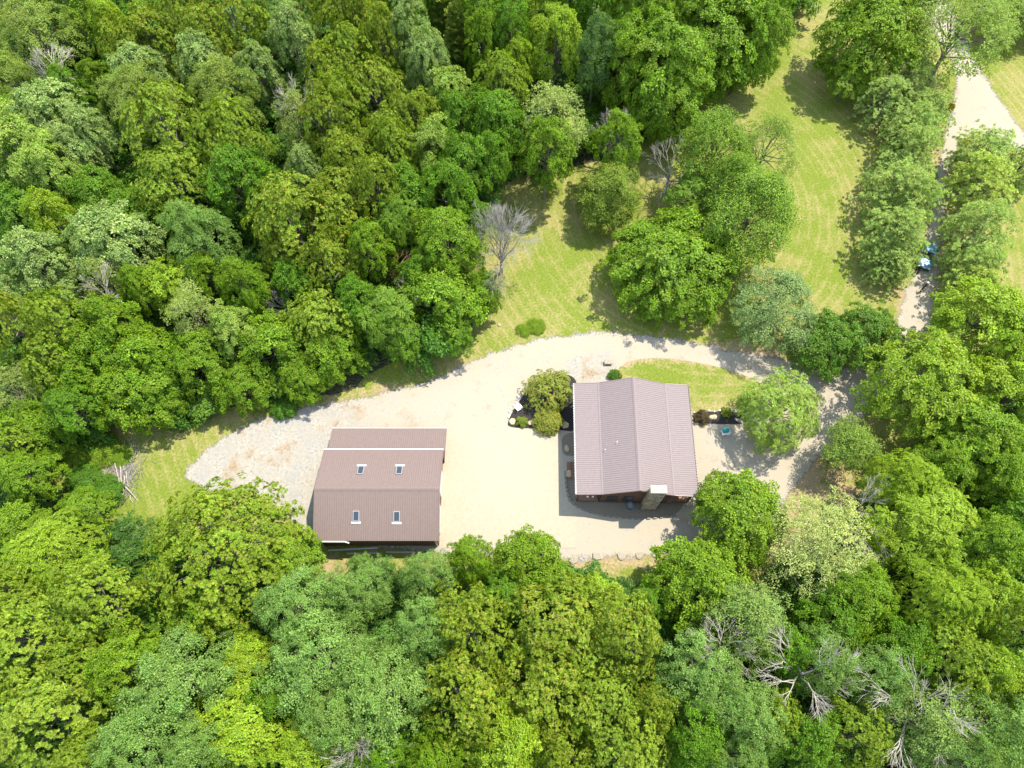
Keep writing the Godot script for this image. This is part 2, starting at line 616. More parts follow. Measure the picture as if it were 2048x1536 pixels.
func garage() -> void:
	var t := thing("garage", "long garage with brown ribbed metal roof and four skylights", "garage", Vector3(-13.70, 0, -21.46))
	var hx := 6.33
	var ze := 4.88
	var eave := 3.5
	var ridge := 5.3
	# walls
	var wx := 6.0
	var wz := 4.55
	put("wall", boarded(Vector3(-wx, 0, wz), Vector3(wx, 0, wz), [[0.0, eave + 0.06], [1.0, eave + 0.06]], Vector3(0, 0, 1), 0.25, 0.03), M.brown_wood, t)
	put("wall", boarded(Vector3(-wx, 0, -wz), Vector3(wx, 0, -wz), [[0.0, eave + 0.06], [1.0, eave + 0.06]], Vector3(0, 0, -1), 0.25, 0.03), M.brown_wood, t)
	for s in [-1.0, 1.0]:
		put("wall", boarded(Vector3(s * wx, 0, -wz), Vector3(s * wx, 0, wz), [[0.0, eave + 0.08], [0.5, ridge - 0.06], [1.0, eave + 0.08]], Vector3(s, 0, 0), 0.25, 0.03), M.brown_wood, t)
	put("floor_slab", box_mesh(Vector3(0, 0.03, 0), Vector3(wx * 2 - 0.02, 0.10, wz * 2 - 0.02)), M.concrete, t)
	# white overhead doors to the pad
	for dz in [-1.9, 2.0]:
		var d := put("garage_door", box_mesh(Vector3(wx + 0.05, 1.30, dz), Vector3(0.06, 2.45, 2.9), 0.01), M.white_metal, t)
		for k in 4:
			put("door_panel", box_mesh(Vector3(wx + 0.095, 0.40 + k * 0.6, dz), Vector3(0.03, 0.50, 2.7), 0.01), M.white_metal, d)
	# main roof
	put("roof_slope", ribbed(Vector3(-hx, eave, ze), Vector3(hx, eave, ze), Vector3(hx, ridge, 0), Vector3(-hx, ridge, 0)), M.garage_roof, t)
	put("roof_slope", ribbed(Vector3(-hx, eave, -ze), Vector3(hx, eave, -ze), Vector3(hx, ridge, 0), Vector3(-hx, ridge, 0)), M.garage_roof, t)
	var fall := Vector3(0, -(ridge - eave), ze).normalized()
	put("ridge_cap", cap(Vector3(-hx - 0.02, ridge, 0), Vector3(hx + 0.02, ridge, 0), fall, Vector3(0, fall.y, -fall.z), 0.22), M.garage_roof, t)
	# lean-to on the far side
	var l0 := 3.1
	var l1 := 2.2
	put("lean_to_roof", ribbed(Vector3(-6.09, l1, -7.85), Vector3(6.53, l1, -7.85), Vector3(6.53, l0, -4.86), Vector3(-6.12, l0, -4.86)), M.garage_roof, t)
	put("lean_to_wall", boarded(Vector3(-5.8, 0, -7.55), Vector3(6.2, 0, -7.55), [[0.0, l1 + 0.03], [1.0, l1 + 0.03]], Vector3(0, 0, -1), 0.25, 0.03), M.brown_wood, t)
	for s in [-5.8, 6.2]:
		put("lean_to_wall", boarded(Vector3(s, 0, -7.55), Vector3(s, 0, -4.6), [[0.0, l1 + 0.04], [1.0, l0 - 0.05]], Vector3(signf(s), 0, 0), 0.25, 0.03), M.brown_wood, t)
	# trims and gutters
	put("gutter", box_mesh(Vector3(0, eave - 0.02, -ze - 0.055), Vector3(hx * 2 + 0.1, 0.13, 0.12), 0.015), M.white_metal, t)
	put("eave_trim", box_mesh(Vector3(0.2, l1 - 0.02, -7.88), Vector3(12.7, 0.10, 0.05), 0.01), M.white_metal, t)
	for s in [-1.0, 1.0]:
		for k in [-1.0, 1.0]:
			var V := PackedVector3Array()
			var q := Basis(Vector3(1, 0, 0), k * atan2(ridge - eave, ze))
			box(V, Vector3(s * (hx + 0.025), (ridge + eave) * 0.5 - 0.05, k * ze * 0.5), Vector3(0.05, 0.16, Vector2(ze, ridge - eave).length()), q, 0.01)
			put("rake_trim", flat(V), M.trim, t)
	var G := PackedVector3Array()
	box(G, Vector3(-hx + 1.6, eave - 0.05, ze + 0.07), Vector3(3.3, 0.13, 0.13), Basis(Vector3(0, 0, 1), -0.012), 0.015)
	box(G, Vector3(-hx + 3.36, eave - 0.13, ze + 0.12), Vector3(0.5, 0.12, 0.13), Basis(UP, -0.25) * Basis(Vector3(0, 0, 1), -0.18), 0.015)
	var lg := put("gutter", flat(G), M.white_metal, t)
	lg.set_meta("label", "short white gutter with a broken loose end")
	for dx in [-5.85, 5.85]:
		put("corner_board", box_mesh(Vector3(dx, eave * 0.5, wz + 0.06), Vector3(0.22, eave, 0.05), 0.008), M.dark_wood if dx < 0 else M.white_metal, t)
	# skylights, two on each slope
	var sl := atan2(ridge - eave, ze)
	skylight(t, Vector3(-2.05, eave + (ridge - eave) * 0.478 + 0.01, 2.56), sl, 1.0)
	skylight(t, Vector3(2.05, eave + (ridge - eave) * 0.470 + 0.01, 2.60), sl, 1.0)
	skylight(t, Vector3(-2.0, eave + (ridge - eave) * 0.55 + 0.01, -2.20), -sl, -1.0)
	skylight(t, Vector3(2.0, eave + (ridge - eave) * 0.55 + 0.01, -2.20), -sl, -1.0)

func stone_stack(w: float, d: float, h: float, sd: int) -> ArrayMesh:
	rng.seed = sd
	var V := PackedVector3Array()
	var C := PackedColorArray()
	var tones := [Color(0.30, 0.24, 0.16), Color(0.22, 0.20, 0.15), Color(0.36, 0.28, 0.16), Color(0.18, 0.17, 0.14), Color(0.28, 0.20, 0.13), Color(0.33, 0.31, 0.26)]
	var y := 0.0
	while y < h - 0.05:
		var ch := minf(rng.randf_range(0.13, 0.26), h - y)
		for side in 4:
			var run := w if side % 2 == 0 else d
			var x := -run * 0.5
			while x < run * 0.5 - 0.03:
				var sw := minf(rng.randf_range(0.18, 0.48), run * 0.5 - x)
				var o := rng.randf_range(0.015, 0.06)
				var B := PackedVector3Array()
				box(B, Vector3(x + sw * 0.5, y + ch * 0.5, (d if side % 2 == 0 else w) * 0.5 + o * 0.5), Vector3(sw - 0.025, ch - 0.025, o + 0.02), Basis.IDENTITY, 0.012)
				V.append_array(Transform3D(Basis(UP, side * PI * 0.5)) * B)
				var c: Color = tones[rng.randi() % tones.size()] * rng.randf_range(0.8, 1.2)
				for n in B.size():
					C.append(c)
				x += sw
		y += ch
	return flat(V, C)

func house() -> void:
	var t := thing("house", "log house with mauve ribbed metal roof and stone chimney", "house", Vector3(13.03, 0, -27.50), deg_to_rad(-1.0))
	var hx := 6.28
	var hz := 6.33
	var bx0 := -3.62
	var bx1 := 3.77
	var e := 4.0
	var k := 4.22
	var r := 5.72
	# walls: main block under the steep roof, porches under the flat wings
	var wz := hz - 0.42
	for s in [-1.0, 1.0]:
		put("gable_wall", boarded(Vector3(bx0 + 0.1, 0, s * wz), Vector3(bx1 - 0.1, 0, s * wz), [[0.0, k - 0.02], [0.49, r - 0.06], [1.0, k - 0.02]], Vector3(0, 0, s), 0.22, 0.07), M.brown_wood, t)
	put("side_wall", boarded(Vector3(bx0 + 0.1, 0, -wz), Vector3(bx0 + 0.1, 0, wz), [[0.0, k - 0.02], [1.0, k - 0.02]], Vector3(-1, 0, 0), 0.22, 0.07), M.brown_wood, t)
	put("side_wall", boarded(Vector3(bx1 - 0.1, 0, -wz), Vector3(bx1 - 0.1, 0, wz), [[0.0, k - 0.02], [1.0, k - 0.02]], Vector3(1, 0, 0), 0.22, 0.07), M.brown_wood, t)
	# windows in the near gable
	for x in [-2.3, -0.6]:
		var w := put("window", box_mesh(Vector3(x, 1.75, wz + 0.10), Vector3(1.1, 1.3, 0.08), 0.015), M.dark_wood, t)
		put("pane", box_mesh(Vector3(x, 1.75, wz + 0.135), Vector3(0.92, 1.12, 0.03)), M.skylight_glass, w)
		put("sill", box_mesh(Vector3(x, 1.06, wz + 0.14), Vector3(1.24, 0.06, 0.16), 0.01), M.dark_wood, w)
	# roof
	put("roof_slope", ribbed(Vector3(bx0, k, -hz), Vector3(bx0, k, hz), Vector3(0, r, hz), Vector3(0, r, -hz)), M.house_roof, t)
	put("roof_slope", ribbed(Vector3(bx1, k, -hz), Vector3(bx1, k, hz), Vector3(0, r, hz), Vector3(0, r, -hz)), M.house_roof, t)
	put("porch_roof", ribbed(Vector3(-hx, e, -hz), Vector3(-hx, e, hz), Vector3(bx0, k, hz), Vector3(bx0, k, -hz)), M.house_roof, t)
	put("porch_roof", ribbed(Vector3(hx, e, -hz), Vector3(hx, e, hz), Vector3(bx1, k, hz), Vector3(bx1, k, -hz)), M.house_roof, t)
	var fa := Vector3(bx0, k - r, 0).normalized()
	var fb := Vector3(bx1, k - r, 0).normalized()
	put("ridge_cap", cap(Vector3(0, r, -hz - 0.03), Vector3(0, r, hz + 0.03), fa, fb, 0.2), M.house_roof, t)
	put("transition_flashing", cap(Vector3(bx0, k, -hz - 0.02), Vector3(bx0, k, hz + 0.02), Vector3(bx0 + hx, -(k - e), 0).normalized() * Vector3(-1, 1, 1), -fa, 0.10, 0.04), M.house_roof, t)
	put("transition_flashing", cap(Vector3(bx1, k, -hz - 0.02), Vector3(bx1, k, hz + 0.02), Vector3(hx - bx1, -(k - e), 0).normalized(), -fb, 0.10, 0.04), M.house_roof, t)
	for s in [-1.0, 1.0]:
		for q in [[-hx, e, bx0, k], [bx0, k, 0.0, r], [0.0, r, bx1, k], [bx1, k, hx, e]]:
			var V := PackedVector3Array()
			var dx: float = q[2] - q[0]
			var dy: float = q[3] - q[1]
			box(V, Vector3((q[0] + q[2]) * 0.5, (q[1] + q[3]) * 0.5 - 0.06, s * (hz + 0.02)), Vector3(Vector2(dx, dy).length(), 0.18, 0.04), Basis(Vector3(0, 0, 1), atan2(dy, dx)))
			put("rake_board", flat(V), M.trim, t)
	# gutters with a guard mesh along both eaves
	for s in [-1.0, 1.0]:
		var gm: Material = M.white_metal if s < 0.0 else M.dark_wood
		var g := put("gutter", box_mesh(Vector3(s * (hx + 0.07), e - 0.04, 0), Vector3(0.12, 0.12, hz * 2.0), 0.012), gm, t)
		var V := PackedVector3Array()
		for n in 42:
			box(V, Vector3(s * (hx + 0.085), e + 0.028, -hz + 0.15 + n * 0.304), Vector3(0.06, 0.015, 0.19))
		put("guard", flat(V), M.black_metal, g).set_meta("kind", "stuff")
	# porch posts, beams and deck
	for s in [-1.0, 1.0]:
		put("porch_beam", box_mesh(Vector3(s * (hx - 0.35), e - 0.16, 0), Vector3(0.18, 0.22, hz * 2.0 - 0.7), 0.01), M.brown_wood, t)
		for n in 5:
			put("porch_post", box_mesh(Vector3(s * (hx - 0.35), (e - 0.27) * 0.5, -hz + 0.5 + n * (hz * 2.0 - 1.0) / 4.0), Vector3(0.16, e - 0.27, 0.16), 0.01), M.brown_wood, t)
	put("porch_floor", box_mesh(Vector3((-hx + bx0) * 0.5 + 0.2, 0.16, 0), Vector3(hx + bx0 - 0.45, 0.32, wz * 2.0), 0.01), M.deck_wood, t)
	put("porch_floor", box_mesh(Vector3((hx + bx1) * 0.5 - 0.2, 0.16, 0), Vector3(hx - bx1 - 0.45, 0.32, wz * 2.0), 0.01), M.deck_wood, t)
	# railing and lattice at the open porch end
	var rail := put("railing", box_mesh(Vector3(5.15, 1.15, wz + 0.03), Vector3(1.7, 0.08, 0.09), 0.01), M.deck_wood, t)
	for n in 9:
		put("baluster", box_mesh(Vector3(4.4 + n * 0.19, 0.72, wz + 0.03), Vector3(0.05, 0.80, 0.05)), M.deck_wood, rail)
	for n in 3:
		put("lattice_bar", box_mesh(Vector3(5.45, 1.5 + n * 0.5, wz + 0.03), Vector3(1.0, 0.06, 0.05)), M.deck_wood, rail)
	for n in 3:
		put("lattice_bar", box_mesh(Vector3(5.05 + n * 0.4, 2.15, wz + 0.075), Vector3(0.06, 1.9, 0.04)), M.deck_wood, rail)
	# pale things hung at the other porch end
	for x in [-5.0, -4.45]:
		put("porch_light", box_mesh(Vector3(x, 2.7, wz + 0.25), Vector3(0.2, 0.25, 0.16), 0.03), M.white_plastic, t)
	# chimney of field stones on the near gable
	var c := put("chimney", box_mesh(Vector3(1.72, 3.20, hz + 0.10), Vector3(1.46, 6.40, 0.68)), M.mortar, t)
	var st := put("stone_face", stone_stack(1.46, 0.68, 6.38, 41), M.coloured, c)
	st.position = Vector3(1.72, 0, hz + 0.10)
	st.set_meta("kind", "stuff")
	put("chimney_cap", box_mesh(Vector3(1.72, 6.47, hz + 0.10), Vector3(1.66, 0.14, 0.84), 0.03), M.cap_stone, c)
	for x in [1.27, 1.72, 2.17]:
		var V := PackedVector3Array()
		lathe(V, Vector3(x, 6.53, hz + 0.10), [[0.0, 0.02], [0.075, 0.02], [0.085, 0.10], [0.11, 0.10], [0.11, 0.0]], 10)
		put("flue", flat(V), M.grey_metal, c)
	# vents through the left main slope
	for q in [[-2.0, 0.95], [-3.2, 1.65]]:
		var V := PackedVector3Array()
		var y: float = k + (r - k) * (q[0] - bx0) / -bx0
		lathe(V, Vector3(q[0], y - 0.05, q[1]), [[0.15, 0.0], [0.14, 0.06], [0.05, 0.12], [0.05, 0.40], [0.038, 0.40], [0.038, 0.3], [0.0, 0.3]], 10)
		put("vent_pipe", flat(V), M.grey_metal, t)
	# wooden steps up to the porch between the boulders
	var s0 := thing("porch_steps", "brown wooden steps between two boulders at the house eave", "steps", Vector3(6.45, 0, -25.2), deg_to_rad(-1.0))
	for n in 2:
		for b in 3:
			put("tread", box_mesh(Vector3(-0.30 + n * 0.42 + b * 0.135, 0.10 + n * 0.15, 0), Vector3(0.125, 0.05, 1.9), 0.008), M.deck_wood, s0)
		put("riser", box_mesh(Vector3(-0.36 + n * 0.42, 0.04 + n * 0.13, 0), Vector3(0.04, 0.13 + n * 0.1, 1.85)), M.dark_wood, s0)

# ------------------------------------------------------------------ leaves and crowns
func leaf(V: PackedVector3Array, p: Vector3, d: Vector3, n: Vector3, L: float, W: float) -> void:
	var s := d.cross(n).normalized() * W * 0.5
	var m := p + d * L * 0.45 + n * W * 0.14
	var tip := p + d * L - n * L * 0.12
	V.append_array(PackedVector3Array([p, m + s, tip, p, tip, m - s]))

func around(a: float, tilt: float) -> Vector3:
	return Vector3(cos(a) * cos(tilt), sin(tilt), sin(a) * cos(tilt))

# one bough end: sprigs on a low dome, each a fan of leaves
func bough(kind: String) -> PackedVector3Array:
	var V := PackedVector3Array()
	match kind:
		"broad", "star", "small":
			# a bough end reaching along +x: side twigs with leaves, uneven in outline
			var n: int = {"broad": 22, "star": 19, "small": 24}[kind]
			var wide := rng.randf_range(0.42, 0.72)
			var bend := rng.randf_range(-0.25, 0.25)
			for i in n:
				var t := rng.randf_range(-0.85, 1.0) if i > n / 3 else rng.randf_range(-0.3, 0.9)
				var w := wide * sqrt(maxf(0.05, 1.0 - t * t * 0.95))
				var s := rng.randf_range(-1.0, 1.0)
				var p := Vector3(t, 0.34 * (1.0 - s * s) * w + rng.randfn(0.0, 0.11) - 0.16 * t * t, s * w + bend * t * t)
				var out := Vector3(0.25 + 0.2 * t, 0.9, s * 0.6).normalized()
				match kind:
					"broad":
						for k in 9:
							var d := (around(k * 2.39996 + rng.randf(), rng.randf_range(-0.4, 0.4)) + Vector3(0.3, 0.0, s * 0.3)).normalized()
							leaf(V, p + d * rng.randf_range(0.02, 0.17) + Vector3(0, rng.randf_range(-0.12, 0.06), 0), d, (out + Vector3(rng.randf() - 0.5, 0, rng.randf() - 0.5) * 1.2).normalized(), rng.randf_range(0.16, 0.27), rng.randf_range(0.12, 0.19))
					"star":
						var o := aim((out + Vector3(rng.randf() - 0.5, 0, rng.randf() - 0.5) * 0.7).normalized(), rng.randf() * TAU)
						for k in 9:
							var d := o * around(TAU * k / 9.0 + rng.randf() * 0.4, rng.randf_range(-0.1, 0.6))
							leaf(V, p, d, (o.y + d * 0.2 + Vector3(rng.randf() - 0.5, 0, rng.randf() - 0.5) * 0.7).normalized(), rng.randf_range(0.18, 0.32), rng.randf_range(0.09, 0.14))
					"small":
						for k in 9:
							var d := around(rng.randf() * TAU, rng.randf_range(-0.5, 0.6))
							leaf(V, p + d * rng.randf_range(0.0, 0.22), d, (out + Vector3(rng.randf() - 0.5, 0, rng.randf() - 0.5) * 1.0).normalized(), rng.randf_range(0.13, 0.20), rng.randf_range(0.09, 0.13))
		"brush":
			# a pine bough end reaching along +x: brushes of long thin needles
			for i in 14:
				var t := rng.randf_range(-0.8, 1.0)
				var w := 0.62 * (1.05 - t) * 0.7
				var s := rng.randf_range(-1.0, 1.0)
				var p := Vector3(t, 0.16 * t + rng.randfn(0.0, 0.09), s * w)
				for k in 14:
					var d := (around(k * 2.39996 + rng.randf(), rng.randf_range(-0.25, 0.7)) * 0.75 + Vector3(0.55, 0.15, s * 0.2)).normalized()
					leaf(V, p, d, (UP + Vector3(rng.randf() - 0.5, 0, rng.randf() - 0.5) * 0.9).normalized(), rng.randf_range(0.22, 0.36), rng.randf_range(0.045, 0.07))
		"loose":
			for i in 18:
				var a := i * 2.39996 + rng.randf() * 1.2
				var rr := sqrt((i + 0.5) / 18.0) * 1.15
				var p := Vector3(cos(a) * rr, rng.randf_range(-0.5, 0.5), sin(a) * rr)
				var out := (Vector3(p.x * 0.6, 0.9, p.z * 0.6)).normalized()
				for k in 10:
					var d := around(rng.randf() * TAU, rng.randf_range(-0.5, 0.6))
					leaf(V, p + d * rng.randf_range(0.0, 0.26), d, (out + Vector3(rng.randf() - 0.5, 0, rng.randf() - 0.5) * 1.0).normalized(), rng.randf_range(0.16, 0.24), rng.randf_range(0.11, 0.16))
		"spray":
			for i in 11:
				var a := i * 2.39996 + rng.randf() * 0.5
				var tilt := rng.randf_range(-0.15, 0.75)
				var d := around(a, tilt)
				var L := rng.randf_range(0.75, 1.25)
				var side := d.cross(UP).normalized()
				for k in 16:
					var t := 0.2 + 0.8 * k / 15.0
					var p := d * L * t - UP * (t * t * 0.38 * L) + Vector3(rng.randf() - 0.5, rng.randf() - 0.5, rng.randf() - 0.5) * 0.05
					var s := side if k % 2 == 0 else -side
					leaf(V, p, (s * 0.8 + d * 0.7 - UP * 0.2).normalized(), (UP + Vector3(rng.randf() - 0.5, 0, rng.randf() - 0.5) * 0.8).normalized(), rng.randf_range(0.18, 0.30), rng.randf_range(0.08, 0.12))
		"tuft":
			for i in 15:
				var a := i * 2.39996
				var rr := sqrt((i + 0.5) / 15.0) * 0.9
				var p := Vector3(cos(a) * rr, 0.4 * (1.0 - rr * rr) + rng.randf_range(-0.1, 0.1), sin(a) * rr)
				needles(V, p, Vector3(p.x, 0.8, p.z).normalized(), 0.30, 26)
	return V

func needles(V: PackedVector3Array, p: Vector3, dir: Vector3, L: float, n: int) -> void:
	var o := aim(dir, rng.randf() * TAU)
	for k in n:
		var d := (around(k * 2.39996 + o.x.x, rng.randf_range(-0.3, 0.45)) * 0.85 + dir * 0.6).normalized()
		var s := d.cross(UP + Vector3(rng.randf() - 0.5, rng.randf() - 0.5, rng.randf() - 0.5) * 1.1).normalized() * 0.036
		var q := p + d * L * rng.randf_range(0.75, 1.1)
		V.append_array(PackedVector3Array([p - s, p + s, q]))

# a flat fan of needle brushes on one branch, reaching one metre along +x
func pine_branch(n: int) -> PackedVector3Array:
	var V := PackedVector3Array()
	for i in n:
		var t := 0.18 + 0.82 * (i + rng.randf()) / n
		var w := (1.08 - t) * 0.62
		var z := rng.randf_range(-w, w)
		var p := Vector3(t, 0.12 * t + rng.randf_range(-0.07, 0.12), z)
		var o := Vector3(0.75, 0.55, signf(z) * 0.35).normalized()
		var B := PackedVector3Array()
		needles(B, Vector3.ZERO, o, 0.19, 15)
		V.append_array(Transform3D(Basis.IDENTITY, p) * B)
	return V

# colours of one bough: every leaf takes a tone of the palette (Color, share)
func tones(verts: int, per: int, palette: Array, spread := 0.30) -> PackedColorArray:
	var C := PackedColorArray()
	var whole := rng.randf_range(0.86, 1.16)
	var warm := rng.randf_range(-0.06, 0.06)
	for i in verts / per:
		var x := rng.randf()
		var c: Color = palette[0][0]
		for q in palette:
			x -= q[1]
			if x <= 0.0:
				c = q[0]
				break
		var k := whole * rng.randf_range(1.0 - spread, 1.0 + spread)
		var d := Color(c.r * k * (1.0 + warm), c.g * k, c.b * k)
		for j in per:
			C.append(d)
	return C

func limb(V: PackedVector3Array, a: Vector3, b: Vector3, r0: float, r1: float, n := 5) -> void:
	var m := a.lerp(b, 0.5) + Vector3(rng.randf() - 0.5, rng.randf() * 0.4 - 0.35, rng.randf() - 0.5) * a.distance_to(b) * 0.18
	tube(V, [a, m, b], [r0, (r0 + r1) * 0.55, r1], n, false)

# builds one tree shape of a kind: [crown mesh, trunk mesh, crown radius, height]
func grow(kind: Dictionary, sd: int) -> Array:
	rng.seed = sd
	var R: float = kind.R
	var H: float = kind.H
	var per := 6
	var key: String = kind.leaf
	if not tufts.has(key):
		var list := []
		for i in 9:
			list.append(bough(key))
		tufts[key] = list
	if key == "tuft":
		per = 3
	var coats := []
	for b in tufts[key]:
		for i in 2:
			coats.append(tones(b.size(), per, kind.tones))
	var V := PackedVector3Array()
	var C := PackedColorArray()
	var T := PackedVector3Array()
	var base: float = H * kind.get("clear", 0.28)
	var cy: float = lerpf(base, H, kind.get("belly", 0.45))
	var ry := H - cy
	var by := cy - base
	var lean := Vector3(rng.randf() - 0.5, 0, rng.randf() - 0.5) * 0.06 * H
	var r0: float = 0.016 * H * kind.get("stout", 1.0) + 0.04
	var fork := Vector3(lean.x * 0.5, base * 0.95, lean.z * 0.5)
	var stems: int = kind.get("stems", 1)
	for s in stems:
		var off := Vector3.ZERO if stems == 1 else around(s * TAU / stems, 0.0) * 0.25
		tube(T, [off * 0.6 + Vector3(0, -0.2, 0), off * 0.8 + Vector3(0, 0.4, 0), fork + off * 3.0, Vector3(lean.x, cy, lean.z) + off * 6.0, Vector3(lean.x, lerpf(cy, H, 0.45), lean.z) + off * 6.0], [r0 * 1.5, r0 * 1.05, r0 * 0.8, r0 * 0.5, r0 * 0.12], 7)
	var nb: int = kind.boughs
	var each: int = kind.each
	var cs: float = kind.get("size", 1.0)
	var gap: float = kind.get("gap", 0.0)
	for i in nb + 3:
		var yy: float = 1.0 - (i + 0.5) / nb * kind.get("down", 1.5)
		var a := i * 2.39996 + rng.randf_range(-0.35, 0.35)
		var rr := sqrt(maxf(0.0, 1.0 - yy * yy))
		var dir := Vector3(cos(a) * rr, yy, sin(a) * rr)
		if i >= nb:
			dir = (UP + Vector3(rng.randf() - 0.5, 0, rng.randf() - 0.5) * 0.7).normalized()
		if rng.randf() < gap:
			continue
		var far := rng.randf_range(0.62, 0.88)
		var centre := Vector3(lean.x, cy, lean.z) + Vector3(dir.x * R, dir.y * (ry if dir.y > 0.0 else by), dir.z * R) * far
		var rb := R * rng.randf_range(0.27, 0.40)
		limb(T, fork.lerp(Vector3(lean.x, cy, lean.z), rng.randf_range(0.1, 0.95)), centre, r0 * 0.38, r0 * 0.08)
		for j in each:
			var f := (j + 0.5) / each
			var b := j * 2.39996 + rng.randf() * 0.6
			var up2 := 1.0 - f * 1.25
			var r2 := sqrt(maxf(0.0, 1.0 - up2 * up2))
			var face := (dir * 0.75 + UP * 0.55).normalized()
			var dd := aim(face, 0.0) * Vector3(cos(b) * r2, up2, sin(b) * r2)
			var p := centre + Vector3(dd.x, dd.y * 0.8, dd.z) * rb * rng.randf_range(0.55, 1.2)
			var axis: Vector3 = (UP * kind.get("up", 0.75) + dd * 0.55 + dir * 0.25 + Vector3(rng.randf() - 0.5, 0, rng.randf() - 0.5) * 0.35).normalized()
			var n: int = rng.randi() % tufts[key].size()
			var lead := (Vector3(dd.x, 0, dd.z) * 0.7 + Vector3(dir.x, 0, dir.z) + Vector3(rng.randf() - 0.5, 0.01, rng.randf() - 0.5) * 1.1)
			var zz := lead.cross(axis).normalized()
			var frame := Basis(axis.cross(zz), axis, zz)
			var sc := cs * rng.randf_range(0.55, 1.30)
			V.append_array(Transform3D(frame * Basis.from_scale(Vector3(sc * rng.randf_range(0.9, 1.25), sc, sc * rng.randf_range(0.8, 1.15))), p) * tufts[key][n])
			C.append_array(coats[n * 2 + rng.randi() % 2])
			if kind.get("twigs", false):
				limb(T, centre, p, r0 * 0.10, 0.012, 3)
	count += V.size() / 3
	return [flat(V, C), flat(T), R, H]

func grow_pine(kind: Dictionary, sd: int) -> Array:
	rng.seed = sd
	var R: float = kind.R
	var H: float = kind.H
	var shortb := [pine_branch(14), pine_branch(14), pine_branch(14)]
	var longb := [pine_branch(30), pine_branch(30), pine_branch(30)]
	var V := PackedVector3Array()
	var C := PackedColorArray()
	var T := PackedVector3Array()
	tube(T, [Vector3(0, -0.2, 0), Vector3(0, H * 0.5, 0), Vector3(0, H * 0.98, 0)], [0.16, 0.10, 0.02], 7)
	var y := H * 0.10
	while y < H * 0.99:
		var f := y / H
		var L := R * pow(1.0 - f, 0.48) * 1.02 + 0.30
		var n := 8 if f < 0.8 else 6
		var spin := rng.randf() * TAU
		for i in n:
			var a := spin + TAU * i / n + rng.randf_range(-0.25, 0.25)
			var len := L * rng.randf_range(0.62, 1.15)
			var rise := lerpf(0.22, 1.05, f * f) + rng.randf_range(-0.15, 0.2)
			var src: Array = longb if len > 1.5 else shortb
			var which := rng.randi() % 3
			var b := Basis(UP, -a) * Basis(Vector3(0, 0, 1), rise) * Basis.from_scale(Vector3(len, lerpf(1.0, len, 0.7), lerpf(1.0, len, 0.85)))
			var tmpl: PackedVector3Array = src[which]
			V.append_array(Transform3D(b, Vector3(0, y, 0)) * tmpl)
			C.append_array(tones(tmpl.size(), 45, kind.tones, 0.18))
			var d := Basis(UP, -a) * Basis(Vector3(0, 0, 1), rise) * Vector3(1, 0, 0)
			tube(T, [Vector3(0, y, 0), Vector3(0, y, 0) + d * len * 0.85], [0.03, 0.008], 3, false)
		y += lerpf(0.50, 0.30, f)
	return [flat(V, C), flat(T), R, H]

